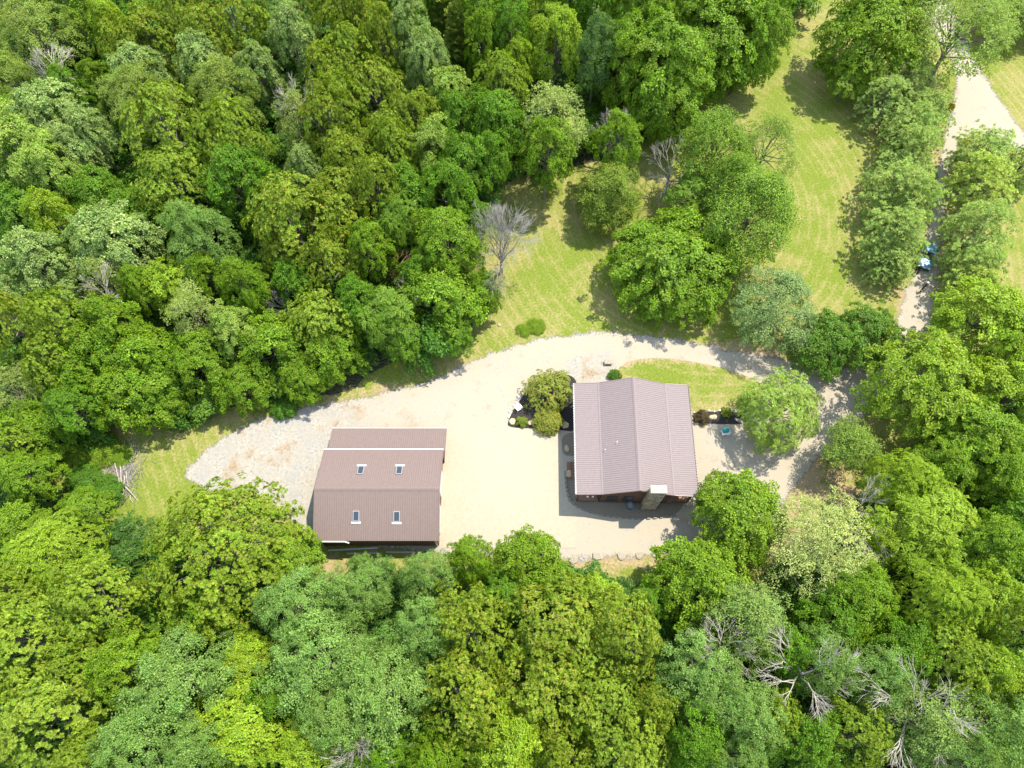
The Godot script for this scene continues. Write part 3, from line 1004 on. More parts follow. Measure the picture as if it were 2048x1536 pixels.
func wood() -> void:
	var G := func(r: float, g: float, b: float) -> Color: return Color(r, g, b)
	var K := {
		"bright": {"n": 3, "leaf": "broad", "R": 4.2, "H": 13.0, "boughs": 17, "each": 6, "tones": [[G.call(0.172, 0.298, 0.014), 0.55], [G.call(0.240, 0.370, 0.022), 0.32], [G.call(0.105, 0.205, 0.010), 0.13]]},
		"edge": {"n": 2, "leaf": "broad", "R": 4.4, "H": 9.0, "boughs": 21, "each": 7, "clear": 0.08, "down": 1.75, "tones": [[G.call(0.162, 0.292, 0.014), 0.55], [G.call(0.230, 0.362, 0.022), 0.32], [G.call(0.100, 0.200, 0.010), 0.13]]},
		"wall": {"n": 1, "leaf": "broad", "R": 4.4, "H": 14.0, "boughs": 28, "each": 7, "clear": 0.05, "down": 1.85, "tones": [[G.call(0.162, 0.292, 0.014), 0.55], [G.call(0.230, 0.362, 0.022), 0.32], [G.call(0.100, 0.200, 0.010), 0.13]]},
		"upright": {"n": 1, "leaf": "small", "R": 3.4, "H": 9.0, "boughs": 24, "each": 7, "clear": 0.06, "down": 1.8, "tones": [[G.call(0.185, 0.275, 0.030), 0.60], [G.call(0.260, 0.340, 0.045), 0.30], [G.call(0.110, 0.180, 0.020), 0.10]]},
		"pine": {"n": 3, "leaf": "brush", "R": 3.1, "H": 9.0, "boughs": 24, "each": 5, "clear": 0.03, "belly": 0.26, "down": 1.55, "up": 0.85, "size": 0.95, "tones": [[G.call(0.335, 0.455, 0.120), 0.60], [G.call(0.440, 0.545, 0.175), 0.30], [G.call(0.210, 0.320, 0.080), 0.10]]},
		"pine_lime": {"n": 1, "leaf": "brush", "R": 3.1, "H": 9.0, "boughs": 24, "each": 5, "clear": 0.03, "belly": 0.26, "down": 1.55, "up": 0.85, "size": 0.95, "tones": [[G.call(0.370, 0.470, 0.085), 0.60], [G.call(0.470, 0.550, 0.130), 0.40]]},
		"mid": {"n": 3, "leaf": "broad", "R": 4.0, "H": 12.5, "boughs": 16, "each": 6, "tones": [[G.call(0.120, 0.250, 0.014), 0.55], [G.call(0.175, 0.320, 0.022), 0.32], [G.call(0.075, 0.170, 0.010), 0.13]]},
		"oak": {"n": 4, "leaf": "star", "R": 4.4, "H": 14.5, "boughs": 17, "each": 6, "tones": [[G.call(0.190, 0.285, 0.018), 0.54], [G.call(0.270, 0.350, 0.030), 0.30], [G.call(0.430, 0.350, 0.065), 0.08], [G.call(0.120, 0.195, 0.014), 0.08]]},
		"gold": {"n": 3, "leaf": "star", "R": 4.4, "H": 14.0, "boughs": 17, "each": 6, "tones": [[G.call(0.215, 0.320, 0.025), 0.60], [G.call(0.300, 0.385, 0.040), 0.30], [G.call(0.125, 0.220, 0.020), 0.10]]},
		"olive": {"n": 2, "leaf": "small", "R": 4.6, "H": 14.5, "boughs": 16, "each": 6, "tones": [[G.call(0.215, 0.300, 0.045), 0.60], [G.call(0.290, 0.370, 0.070), 0.30], [G.call(0.140, 0.210, 0.030), 0.10]]},
		"lime": {"n": 3, "leaf": "broad", "R": 4.0, "H": 12.5, "boughs": 17, "each": 6, "tones": [[G.call(0.251, 0.381, 0.023), 0.6], [G.call(0.326, 0.437, 0.031), 0.3], [G.call(0.164, 0.280, 0.020), 0.1]]},
		"ash": {"n": 3, "leaf": "small", "R": 4.6, "H": 13.0, "boughs": 17, "each": 6, "tones": [[G.call(0.180, 0.310, 0.060), 0.60], [G.call(0.260, 0.395, 0.095), 0.30], [G.call(0.115, 0.220, 0.040), 0.10]]},
		"silver": {"n": 3, "leaf": "broad", "R": 4.2, "H": 14.0, "boughs": 17, "each": 6, "tones": [[G.call(0.235, 0.350, 0.085), 0.50], [G.call(0.370, 0.470, 0.170), 0.34], [G.call(0.150, 0.250, 0.050), 0.16]]},
		"pale": {"n": 1, "leaf": "broad", "R": 4.2, "H": 14.0, "boughs": 16, "each": 6, "tones": [[G.call(0.270, 0.400, 0.060), 0.6], [G.call(0.374, 0.472, 0.101), 0.3], [G.call(0.168, 0.291, 0.041), 0.1]]},
		"blue": {"n": 1, "leaf": "small", "R": 4.0, "H": 14.0, "boughs": 16, "each": 6, "tones": [[G.call(0.101, 0.193, 0.041), 0.7], [G.call(0.156, 0.262, 0.063), 0.3]]},
		"sparse": {"n": 2, "leaf": "loose", "R": 4.0, "H": 13.0, "boughs": 15, "each": 4, "size": 0.85, "twigs": true, "gap": 0.2, "tones": [[G.call(0.266, 0.361, 0.076), 0.6], [G.call(0.378, 0.438, 0.121), 0.4]]},
		"fern": {"n": 1, "leaf": "spray", "R": 3.6, "H": 11.0, "boughs": 17, "each": 6, "up": 0.4, "tones": [[G.call(0.146, 0.271, 0.025), 0.7], [G.call(0.218, 0.345, 0.035), 0.3]]},
		"fern_lime": {"n": 1, "leaf": "spray", "R": 4.6, "H": 12.0, "boughs": 20, "each": 7, "up": 0.5, "tones": [[G.call(0.210, 0.330, 0.016), 0.65], [G.call(0.290, 0.400, 0.026), 0.35]]},
		"maple": {"n": 1, "leaf": "broad", "R": 6.4, "H": 8.5, "boughs": 44, "each": 8, "clear": 0.12, "belly": 0.42, "down": 1.75, "tones": [[G.call(0.165, 0.290, 0.014), 0.55], [G.call(0.230, 0.355, 0.024), 0.32], [G.call(0.100, 0.195, 0.010), 0.13]]},
		"maple2": {"n": 2, "leaf": "broad", "R": 4.4, "H": 10.0, "boughs": 26, "each": 7, "clear": 0.15, "down": 1.65, "tones": [[G.call(0.180, 0.300, 0.014), 0.55], [G.call(0.250, 0.370, 0.026), 0.32], [G.call(0.105, 0.205, 0.010), 0.13]]},
		"maple_lime": {"n": 1, "leaf": "broad", "R": 5.6, "H": 12.0, "boughs": 26, "each": 7, "clear": 0.18, "tones": [[G.call(0.222, 0.342, 0.021), 0.6], [G.call(0.302, 0.409, 0.029), 0.3], [G.call(0.134, 0.235, 0.017), 0.1]]},
		"thin": {"n": 2, "leaf": "loose", "R": 4.4, "H": 13.0, "boughs": 26, "each": 6, "size": 0.9, "twigs": true, "gap": 0.06, "clear": 0.2, "tones": [[G.call(0.166, 0.289, 0.025), 0.6], [G.call(0.250, 0.362, 0.035), 0.3], [G.call(0.105, 0.202, 0.020), 0.1]]},
		"wisp": {"n": 2, "leaf": "loose", "R": 5.0, "H": 13.0, "boughs": 26, "each": 5, "size": 0.8, "twigs": true, "gap": 0.12, "clear": 0.25, "tones": [[G.call(0.197, 0.302, 0.041), 0.6], [G.call(0.273, 0.362, 0.050), 0.4]]},
		"cedar": {"n": 1, "leaf": "small", "R": 4.4, "H": 9.0, "boughs": 22, "each": 7, "size": 0.9, "clear": 0.12, "stems": 3, "tones": [[G.call(0.220, 0.320, 0.100), 0.55], [G.call(0.310, 0.400, 0.150), 0.30], [G.call(0.140, 0.220, 0.060), 0.15]]},
		"cedar_open": {"n": 1, "leaf": "loose", "R": 3.0, "H": 7.0, "boughs": 14, "each": 5, "size": 0.8, "clear": 0.35, "stems": 4, "twigs": true, "down": 1.1, "tones": [[G.call(0.174, 0.276, 0.035), 0.6], [G.call(0.257, 0.349, 0.060), 0.4]]},
		"hazel": {"n": 2, "leaf": "broad", "R": 4.0, "H": 6.0, "boughs": 18, "each": 6, "size": 0.85, "clear": 0.08, "stems": 4, "tones": [[G.call(0.098, 0.216, 0.022), 0.6], [G.call(0.147, 0.277, 0.031), 0.35], [G.call(0.280, 0.296, 0.036), 0.05]]},
		"larch": {"n": 1, "leaf": "spray", "R": 4.6, "H": 8.0, "boughs": 24, "each": 6, "size": 0.9, "clear": 0.12, "twigs": true, "up": 0.35, "tones": [[G.call(0.238, 0.350, 0.052), 0.6], [G.call(0.333, 0.431, 0.077), 0.4]]},
		"blond": {"n": 1, "leaf": "loose", "R": 5.6, "H": 11.0, "boughs": 26, "each": 5, "size": 0.85, "twigs": true, "gap": 0.18, "clear": 0.3, "down": 1.2, "tones": [[G.call(0.407, 0.481, 0.139), 0.6], [G.call(0.517, 0.554, 0.202), 0.3], [G.call(0.246, 0.345, 0.074), 0.1]]},
		"ashthin": {"n": 1, "leaf": "loose", "R": 4.4, "H": 12.0, "boughs": 20, "each": 5, "size": 0.9, "twigs": true, "gap": 0.1, "tones": [[G.call(0.192, 0.302, 0.065), 0.6], [G.call(0.274, 0.381, 0.092), 0.4]]},
		"bigoak": {"n": 1, "leaf": "star", "R": 7.8, "H": 13.0, "boughs": 44, "each": 8, "clear": 0.22, "tones": [[G.call(0.190, 0.300, 0.018), 0.57], [G.call(0.275, 0.365, 0.030), 0.30], [G.call(0.400, 0.340, 0.060), 0.05], [G.call(0.120, 0.205, 0.014), 0.08]]},
	}
	var pines := {
		"pine_olive": {"n": 1, "R": 2.6, "H": 14.0, "tones": [[G.call(0.270, 0.362, 0.061), 0.6], [G.call(0.360, 0.448, 0.088), 0.4]]},
	}
	var sd := 100
	for k in K:
		kinds[k] = []
		for i in K[k].n:
			sd += 1
			kinds[k].append(grow(K[k], sd))
	for k in pines:
		kinds[k] = []
		for i in pines[k].n:
			sd += 1
			kinds[k].append(grow_pine(pines[k], sd))
	print("trees grown ", Time.get_ticks_msec(), " triangles ", count)
	rng.seed = 5
	var stems := {"pine": "pine_tree", "pine_lime": "pine_tree", "pine_olive": "pine_tree", "oak": "oak_tree", "bigoak": "oak_tree", "ash": "ash_tree", "ashthin": "ash_tree", "maple": "maple_tree", "maple2": "maple_tree", "maple_lime": "maple_tree", "larch": "larch_tree"}
	var turn := {}
	for t in TREES:
		var k: String = t[0]
		turn[k] = turn.get(k, -1) + 1
		var shape: Array = kinds[k][turn[k] % kinds[k].size()]
		var o := thing(stems.get(k, "broadleaf_tree"), t[5], "tree", Vector3(t[1], 0, t[2]), rng.randf() * TAU, t[6])
		var s: float = t[3] / shape[2]
		var size := Vector3(s, t[4] / shape[3], s * rng.randf_range(0.94, 1.06))
		var pine: bool = k == "pine_olive"
		var c := put("crown", shape[0], M.needle if pine else M.leaf, o)
		c.scale = size
		var b := put("trunk", shape[1], M.bark, o)
		b.scale = size

func undergrowth() -> void:
	# the tangle of saplings and brambles under the trees, too dense to count
	rng.seed = 21
	var tonesets := [[[Color(0.075, 0.185, 0.020), 0.7], [Color(0.12, 0.25, 0.03), 0.3]], [[Color(0.11, 0.23, 0.022), 0.7], [Color(0.17, 0.30, 0.03), 0.3]], [[Color(0.06, 0.14, 0.02), 0.7], [Color(0.10, 0.20, 0.03), 0.3]]]
	var lawn := rounded(poly(LAWN), 1)
	var o := Node3D.new()
	o.name = "undergrowth"
	add_child(o)
	tag(o, "dense green saplings and brambles filling the wood floor", "undergrowth", "", "stuff")
	var spots := [[], [], []]
	var z := -118.0
	while z < 14.0:
		var x := -92.0
		while x < 92.0:
			var p := Vector2(x + rng.randf_range(-1.6, 1.6), z + rng.randf_range(-1.6, 1.6))
			x += 3.2
			if not Geometry2D.is_point_in_polygon(p, lawn):
				spots[rng.randi() % 3].append(p)
		z += 3.2
	for v in 3:
		var kd := {"leaf": ["broad", "broad", "spray"][v], "R": 2.0, "H": 2.6, "boughs": 5, "each": 3, "clear": 0.02, "down": 1.2, "tones": tonesets[v]}
		var mesh: ArrayMesh = grow(kd, 900 + v)[0]
		mesh.surface_set_material(0, M.leaf)
		var mm := MultiMesh.new()
		mm.transform_format = MultiMesh.TRANSFORM_3D
		mm.mesh = mesh
		mm.instance_count = spots[v].size()
		for i in spots[v].size():
			var s := rng.randf_range(0.8, 1.5)
			var q: Vector2 = spots[v][i]
			mm.set_instance_transform(i, Transform3D(Basis(UP, rng.randf() * TAU) * Basis.from_scale(Vector3(s, s * rng.randf_range(0.7, 1.4), s)), Vector3(q.x, -0.05, q.y)))
		var mi := MultiMeshInstance3D.new()
		mi.name = ["sapling_thicket", "bramble_thicket", "fern_thicket"][v]
		mi.multimesh = mm
		mi.set_meta("kind", "stuff")
		o.add_child(mi)

func branch(V: PackedVector3Array, p: Vector3, d: Vector3, L: float, r: float, depth: int, fan: float, split: int) -> void:
	var q := p + d * L * 0.5 + Vector3(rng.randf() - 0.5, rng.randf() - 0.3, rng.randf() - 0.5) * L * 0.08
	var e := q + (d + UP * 0.12 + Vector3(rng.randf() - 0.5, 0, rng.randf() - 0.5) * 0.2).normalized() * L * 0.5
	tube(V, [p, q, e], [r, r * 0.8, r * 0.6], 6 if r > 0.05 else 3, false)
	if depth == 0:
		return
	for k in split:
		var a := aim(d, rng.randf() * TAU + k * TAU / split) * Vector3(1, 0, 0)
		var nd := (d + a * fan * rng.randf_range(0.5, 1.2)).normalized()
		var from := q.lerp(e, rng.randf_range(0.1, 1.0)) if k else e
		branch(V, from, nd, L * rng.randf_range(0.62, 0.85), maxf(0.012, r * 0.58), depth - 1, fan, split)

func bare_trees() -> void:
	for t in BARE:
		rng.seed = int(absf(t[1] * 100.0)) + 3
		var k: String = t[0]
		var o := thing("bare_tree", t[5], "tree", Vector3(t[1], 0, t[2]))
		var V := PackedVector3Array()
		var H: float = t[3]
		var m: Material = M.bare_wood
		var r := 0.013 * H + 0.03
		if k == "bare_big":
			tube(V, [Vector3(0, -0.2, 0), Vector3(0.02, 1.2, 0), Vector3(0.05, 3.1, 0)], [0.26, 0.19, 0.16], 8)
			for i in 9:
				var a := TAU * i / 9.0 + rng.randf() * 0.4
				var tilt := rng.randf_range(0.75, 1.4)
				branch(V, Vector3(0.05, 2.0 + 0.12 * i, 0), around(a, tilt), 2.8, 0.10, 5, 0.50, 3)
		elif k == "bare_open":
			m = M.pale_wood
			tube(V, [Vector3(0, -0.2, 0), Vector3(0.2, H * 0.35, 0), Vector3(0.1, H * 0.65, 0)], [r, r * 0.7, r * 0.55], 7)
			for i in 6:
				var a := TAU * i / 6.0 + rng.randf() * 0.7
				branch(V, Vector3(0.12, H * (0.53 + 0.02 * i), 0), around(a, rng.randf_range(0.45, 1.2)), t[4] * 0.44, r * 0.42, 4, 0.55, 3)
		else:
			m = M.rust_wood if k == "bare_rust" else M.bare_wood
			tube(V, [Vector3(0, -0.2, 0), Vector3(0, H * 0.4, 0)], [r * 1.2, r * 0.8], 6)
			for i in 8:
				var a := TAU * i / 8.0 + rng.randf() * 0.7
				branch(V, Vector3(0, H * (0.25 + 0.03 * i), 0), around(a, rng.randf_range(0.4, 1.2)), t[4] * 0.42, r * 0.5, 4, 0.5, 3)
		put("branches", flat(V), m, o)

# ------------------------------------------------------------------ shrubs, stones, yard
func shrubs() -> void:
	var pal := {
		"tipped": [[Color(0.290, 0.380, 0.045), 0.5], [Color(0.400, 0.450, 0.090), 0.3], [Color(0.46, 0.26, 0.08), 0.14], [Color(0.13, 0.2, 0.03), 0.06]],
		"lime": [[Color(0.200, 0.300, 0.030), 0.6], [Color(0.28, 0.36, 0.04), 0.3], [Color(0.30, 0.22, 0.05), 0.1]],
		"yellow": [[Color(0.330, 0.330, 0.040), 0.6], [Color(0.2, 0.26, 0.03), 0.4]],
		"green": [[Color(0.095, 0.220, 0.018), 0.7], [Color(0.15, 0.29, 0.025), 0.3]],
		"red": [[Color(0.155, 0.085, 0.050), 0.45], [Color(0.10, 0.12, 0.035), 0.35], [Color(0.2, 0.14, 0.06), 0.2]],
		"flower": [[Color(0.600, 0.450, 0.020), 0.7], [Color(0.25, 0.28, 0.03), 0.3]],
		"weed": [[Color(0.200, 0.330, 0.022), 0.6], [Color(0.27, 0.38, 0.03), 0.4]],
	}
	var n := 700
	for s in SHRUBS:
		n += 1
		var R: float = s[4]
		var leafy := 0.34 if R < 1.2 else 0.55
		var kd := {"leaf": "star" if s[1] == "tipped" else ("loose" if s[1] == "weed" else "broad"), "R": R, "H": s[5], "boughs": 26 if R > 1.0 else 14, "each": 8 if R > 1.0 else 6, "size": minf(leafy, R * 0.42) * 0.72, "clear": 0.04, "belly": 0.35, "down": 1.35, "stout": 0.5, "tones": pal[s[1]]}
		var g := grow(kd, n)
		var o := thing("shrub", s[0], "shrub", Vector3(s[2], 0, s[3]))
		put("foliage", g[0], M.leaf, o)
		put("stem", g[1], M.bark, o)

func boulder(size: Vector3, sd: int, flatten := 0.45) -> ArrayMesh:
	rng.seed = sd
	var cuts := []
	for i in 9:
		var a := rng.randf() * TAU
		cuts.append([around(a, rng.randf_range(-0.3, 0.5)), rng.randf_range(0.62, 0.9)])
	cuts.append([Vector3(rng.randf_range(-0.1, 0.1), 1, rng.randf_range(-0.1, 0.1)).normalized(), flatten])
	var V := PackedVector3Array()
	var nu := 18
	var nv := 9
	var grid := []
	for j in nv + 1:
		var row := PackedVector3Array()
		for i in nu:
			var d := around(TAU * i / nu, -PI * 0.5 + PI * j / nv)
			var r := 1.0
			for c in cuts:
				var k: float = d.dot(c[0])
				if k > 0.05:
					r = minf(r, c[1] / k)
			r *= 1.0 + 0.05 * lump.get_noise_3dv(d * 2.5 + Vector3(sd, 0, 0))
			row.append(d * r * size * 0.5)
		grid.append(row)
	for j in nv:
		for i in nu:
			var k := (i + 1) % nu
			quad(V, grid[j][i], grid[j + 1][i], grid[j + 1][k], grid[j][k])
	return flat(V)

func stones() -> void:
	var n := 300
	for b in ROCKS:
		n += 1
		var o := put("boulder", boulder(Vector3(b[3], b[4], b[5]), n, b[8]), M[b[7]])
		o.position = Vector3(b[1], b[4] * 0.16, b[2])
		o.rotation.y = b[6]
		tag(o, b[0], "boulder", "boulders round the house")
	rng.seed = 61
	var shapes := []
	for i in 4:
		shapes.append(boulder(Vector3(0.30, 0.24, 0.24), 400 + i, 0.8))
	for e in [[WHITE_A, "small white stone in the edging of the dark bed by the drive", "white stones edging the dark bed by the drive", 22], [WHITE_B, "small white stone edging the narrow bed at the grass island", "white stones edging the narrow bed", 9]]:
		var path := poly(e[0])
		var total := 0.0
		for i in path.size() - 1:
			total += path[i].distance_to(path[i + 1])
		for k in e[3]:
			var w: float = total * (k + 0.5) / e[3]
			var p := path[0]
			for i in path.size() - 1:
				var d := path[i].distance_to(path[i + 1])
				if w <= d:
					p = path[i].lerp(path[i + 1], w / d)
					break
				w -= d
			var o := put("edging_rock", shapes[k % 4], M.white_stone)
			o.position = Vector3(p.x + rng.randf_range(-0.12, 0.12), 0.07, p.y + rng.randf_range(-0.12, 0.12))
			o.rotation.y = rng.randf() * TAU
			o.scale = Vector3.ONE * rng.randf_range(0.8, 1.35)
			tag(o, e[1], "stone", e[2])

func chair_frame(t: Node3D, m: Material, w: float) -> void:
	for n in 5:
		put("seat_slat", box_mesh(Vector3(0, 0.42, -0.20 + n * 0.105), Vector3(w, 0.03, 0.085), 0.006), m, t)
	for n in 4:
		put("back_slat", box_mesh(Vector3(0, 0.55 + n * 0.12, -0.27 - n * 0.035), Vector3(w, 0.085, 0.03), 0.006), m, t)
	for s in [-1.0, 1.0]:
		put("armrest", box_mesh(Vector3(s * (w * 0.5 + 0.02), 0.64, 0.0), Vector3(0.08, 0.03, 0.56), 0.006), m, t)
		for z in [-0.25, 0.24]:
			put("leg", box_mesh(Vector3(s * (w * 0.5 + 0.02), 0.31, z), Vector3(0.05, 0.63, 0.05), 0.005), m, t)

func yard() -> void:
	# white slatted chair on the dark bed
	var t := thing("garden_chair", "small white slatted chair on the dark mulch bed", "chair", AT_CHAIR, 0.65)
	chair_frame(t, M.white_plastic, 0.62)
	# white chair with a teal cushion beside the larch
	t = thing("patio_chair", "white patio chair beside the feathery larch-like tree", "chair", AT_TEAL, 0.1)
	chair_frame(t, M.white_plastic, 0.85)
	var V := PackedVector3Array()
	for i in 10:
		for j in 16:
			var P := []
			for q in [[i, j], [i + 1, j], [i + 1, j + 1], [i, j + 1]]:
				var d := around(TAU * q[1] / 16.0, -PI * 0.5 + PI * q[0] / 10.0)
				P.append(Vector3(signf(d.x) * pow(absf(d.x), 0.6) * 0.42, signf(d.y) * pow(absf(d.y), 0.8) * 0.14 + 0.02 * sin(d.x * 9.0), signf(d.z) * pow(absf(d.z), 0.6) * 0.30))
			quad(V, P[0], P[1], P[2], P[3])
	var cu := put("cushion", smooth(V), M.teal_cloth)
	cu.transform = Transform3D(Basis(UP, 0.1) * Basis(Vector3(1, 0, 0), 0.9), AT_TEAL + Vector3(-0.03, 0.70, -0.17))
	tag(cu, "teal cushion leaning on the white patio chair", "cushion")
	# stone bench behind the house
	t = thing("stone_bench", "squared brown stone bench behind the house by the gravel", "bench", AT_BENCH, 0.0)
	put("bench_top", boulder_slab(0.95, 0.16, 0.55, 0.36), M.boulder_grey, t)
	for s in [-1.0, 1.0]:
		put("leg", box_mesh(Vector3(s * 0.3, 0.14, 0), Vector3(0.2, 0.29, 0.4), 0.02), M.boulder_grey, t)
	# air conditioner by the gable
	t = thing("air_conditioner", "round grey-blue air conditioner unit on the ground beside the chimney", "air conditioner", AT_AIR, 0.0)
	V = PackedVector3Array()
	lathe(V, Vector3.ZERO, [[0.0, 0.02], [0.38, 0.02], [0.38, 0.72], [0.36, 0.76], [0.29, 0.77], [0.29, 0.70], [0.0, 0.70]], 24)
	put("cabinet", flat(V), M.aircon, t)
	V = PackedVector3Array()
	for r in [0.08, 0.15, 0.22, 0.28]:
		lathe(V, Vector3(0, 0.765, 0), [[r - 0.008, 0.0], [r, 0.012], [r + 0.008, 0.0]], 24)
	for k in 6:
		box(V, Vector3(0, 0.765, 0), Vector3(0.58, 0.012, 0.014), Basis(UP, PI * k / 6.0))
	put("grille", flat(V), M.grey_metal, t)
	V = PackedVector3Array()
	lathe(V, Vector3.ZERO, [[0.0, 0.79], [0.07, 0.785], [0.075, 0.72]], 14)
	put("hub", flat(V), M.white_metal, t)
	V = PackedVector3Array()
	for k in 30:
		box(V, Vector3(cos(TAU * k / 30) * 0.39, 0.38, sin(TAU * k / 30) * 0.39), Vector3(0.02, 0.62, 0.02), Basis(UP, -TAU * k / 30))
	put("fins", flat(V), M.aircon, t)
	put("pad", box_mesh(Vector3(0, -0.02, 0), Vector3(0.95, 0.07, 0.95), 0.01), M.kerb_stone, t)
	# kettle grill under the pale tree's edge
	t = thing("kettle_grill", "black round kettle grill at the edge of the brown bank", "grill", AT_GRILL, 0.4)
	V = PackedVector3Array()
	lathe(V, Vector3(0, 0.72, 0), [[0.0, -0.24], [0.14, -0.22], [0.26, -0.12], [0.30, 0.0], [0.31, 0.01]], 20)
	put("bowl", flat(V), M.black_metal, t)
	V = PackedVector3Array()
	lathe(V, Vector3(0, 0.735, 0), [[0.31, 0.0], [0.29, 0.09], [0.2, 0.19], [0.08, 0.235], [0.0, 0.24]], 20)
	var lid := put("lid", flat(V), M.black_metal, t)
	put("handle", box_mesh(Vector3(0, 1.0, 0), Vector3(0.14, 0.04, 0.04), 0.01), M.grey_metal, lid)
	for k in 3:
		V = PackedVector3Array()
		var d := around(TAU * k / 3.0, 0.0)
		tube(V, [d * 0.36, d * 0.2 + Vector3(0, 0.55, 0)], [0.018, 0.018], 6)
		put("leg", flat(V), M.grey_metal, t)
	put("shelf", box_mesh(Vector3(0.42, 0.72, 0), Vector3(0.3, 0.03, 0.36), 0.008), M.white_metal, t)
	# long pale boards lying behind the garage
	for b in BOARDS:
		var o := put("board", box_mesh(Vector3.ZERO, Vector3(b[4], 0.10, 0.16), 0.01), M.pale_wood if b[5] > 0.5 else M.white_metal)
		o.position = Vector3(b[1], 0.07, b[2])
		o.rotation.y = b[3]
		tag(o, b[0], "board")
	# cut poles and brush heaped at the end of the clearing
	rng.seed = 333
	for g in POLES:
		V = PackedVector3Array()
		var a := Vector3(g[1], g[5], g[2])
		var b := Vector3(g[3], g[6], g[4])
		var m := a.lerp(b, 0.5) + Vector3(rng.randf_range(-0.12, 0.12), 0.06, 0)
		tube(V, [Vector3.ZERO, m - a, b - a], [g[7], g[7] * 0.85, g[7] * 0.6], 7)
		var o := put("cut_pole", flat(V), M.pale_wood)
		o.position = a
		tag(o, g[0], "pole", "cut poles on the brush heap")
	V = PackedVector3Array()
	for i in 520:
		var q := Vector3(rng.randfn(0.0, 1.0), 0, rng.randfn(0.0, 1.5))
		var d := around(rng.randf_range(-0.9, 0.9) + (PI * 0.5 if rng.randf() < 0.75 else 0.3) + (PI if rng.randf() < 0.5 else 0.0), rng.randf_range(-0.02, 0.25))
		var L := rng.randf_range(0.6, 2.2)
		var p := q + Vector3(0, rng.randf_range(0.03, 0.34), 0)
		tube(V, [p, p + d * L * 0.5 + UP * 0.05, p + d * L], [0.022, 0.016, 0.006], 3, false)
	var br := put("brush_heap", flat(V), M.bare_wood)
	br.position = AT_BRUSH
	tag(br, "grey heap of cut twigs and branches at the clearing's end", "brush heap")

func boulder_slab(w: float, h: float, d: float, y: float) -> ArrayMesh:
	return box_mesh(Vector3(0, y, 0), Vector3(w, h, d), 0.035)

# ------------------------------------------------------------------ car
func vehicle() -> void:
	var t := thing("parked_car", "blue car half hidden under the pines on the driveway", "car", AT_CAR, TURN_CAR)
	# cross sections along +z (front): z, half width, belt height, bottom
	var S := [[-2.15, 0.70, 0.80, 0.35], [-2.05, 0.80, 0.95, 0.25], [-1.3, 0.87, 0.98, 0.22], [0.0, 0.89, 0.96, 0.22], [0.9, 0.88, 0.94, 0.22], [1.7, 0.84, 0.84, 0.24], [2.08, 0.74, 0.72, 0.28], [2.18, 0.62, 0.60, 0.36]]
	var V := PackedVector3Array()
	var rows := []
	for s in S:
		var ring := []
		for q in [[-1.0, 0.0], [-1.04, 0.5], [-0.97, 0.9], [-0.80, 1.0], [0.0, 1.035], [0.80, 1.0], [0.97, 0.9], [1.04, 0.5], [1.0, 0.0]]:
			ring.append(Vector3(q[0] * s[1], s[3] + (s[2] - s[3]) * q[1], s[0]))
		rows.append(ring)
	for i in rows.size() - 1:
		for k in 9:
			quad(V, rows[i][k], rows[i + 1][k], rows[i + 1][(k + 1) % 9], rows[i][(k + 1) % 9])
	for e in [0, rows.size() - 1]:
		for k in range(1, 8):
			V.append_array(PackedVector3Array([rows[e][0], rows[e][k], rows[e][k + 1]]))
	put("body", smooth(V), M.car_paint, t)
	# cabin
	var A := [Vector3(0.76, 0.95, -1.85), Vector3(0.60, 1.44, -1.35), Vector3(0.60, 1.46, 0.15), Vector3(0.76, 0.95, 0.95)]
	var f := func(v: Vector3) -> Vector3: return Vector3(-v.x, v.y, v.z)
	V = PackedVector3Array()
	quad(V, A[1] + Vector3(0, 0.02, 0), A[2] + Vector3(0, 0.02, 0), f.call(A[2]) + Vector3(0, 0.02, 0), f.call(A[1]) + Vector3(0, 0.02, 0))
	box(V, Vector3(0, 1.44, -0.6), Vector3(1.2, 0.04, 1.5), Basis.IDENTITY, 0.015)
	put("roof", flat(V), M.car_paint, t)
	V = PackedVector3Array()
	quad(V, A[2], A[3], f.call(A[3]), f.call(A[2]))
	put("windshield", flat(V), M.car_glass, t)
	V = PackedVector3Array()
	quad(V, A[0], A[1], f.call(A[1]), f.call(A[0]))
	put("rear_window", flat(V), M.car_glass, t)
	for s in [1.0, -1.0]:
		V = PackedVector3Array()
		var B := []
		for v in A:
			B.append(Vector3(v.x * s, v.y, v.z))
		quad(V, B[0], B[1], B[2], B[3])
		put("side_window", flat(V), M.car_glass, t)
		V = PackedVector3Array()
		tube(V, [B[3], B[2], B[1], B[0]], [0.03, 0.03, 0.03, 0.03], 5)
		put("pillar", flat(V), M.car_paint, t)
		put("mirror", box_mesh(Vector3(s * 0.98, 0.98, 0.62), Vector3(0.2, 0.13, 0.1), 0.03), M.car_paint, t)
		put("headlight", box_mesh(Vector3(s * 0.58, 0.66, 2.05), Vector3(0.3, 0.13, 0.2), 0.04), M.white_plastic, t)
		for z in [-1.35, 1.38]:
			V = PackedVector3Array()
			lathe(V, Vector3.ZERO, [[0.20, -0.10], [0.29, -0.11], [0.33, -0.07], [0.33, 0.07], [0.29, 0.11], [0.20, 0.10]], 18)
			var w := Node3D.new()
			w.name = "wheel"
			t.add_child(w, true)
			w.transform = Transform3D(Basis(Vector3(0, 0, 1), PI * 0.5), Vector3(s * 0.80, 0.33, z))
			put("tyre", flat(V), M.tyre, w)
			V = PackedVector3Array()
			lathe(V, Vector3.ZERO, [[0.0, -0.07], [0.20, -0.09], [0.20, 0.09], [0.0, 0.07]], 18)
			put("rim", flat(V), M.grey_metal, w)
	put("bumper", box_mesh(Vector3(0, 0.42, 2.16), Vector3(1.3, 0.22, 0.14), 0.04), M.black_metal, t)

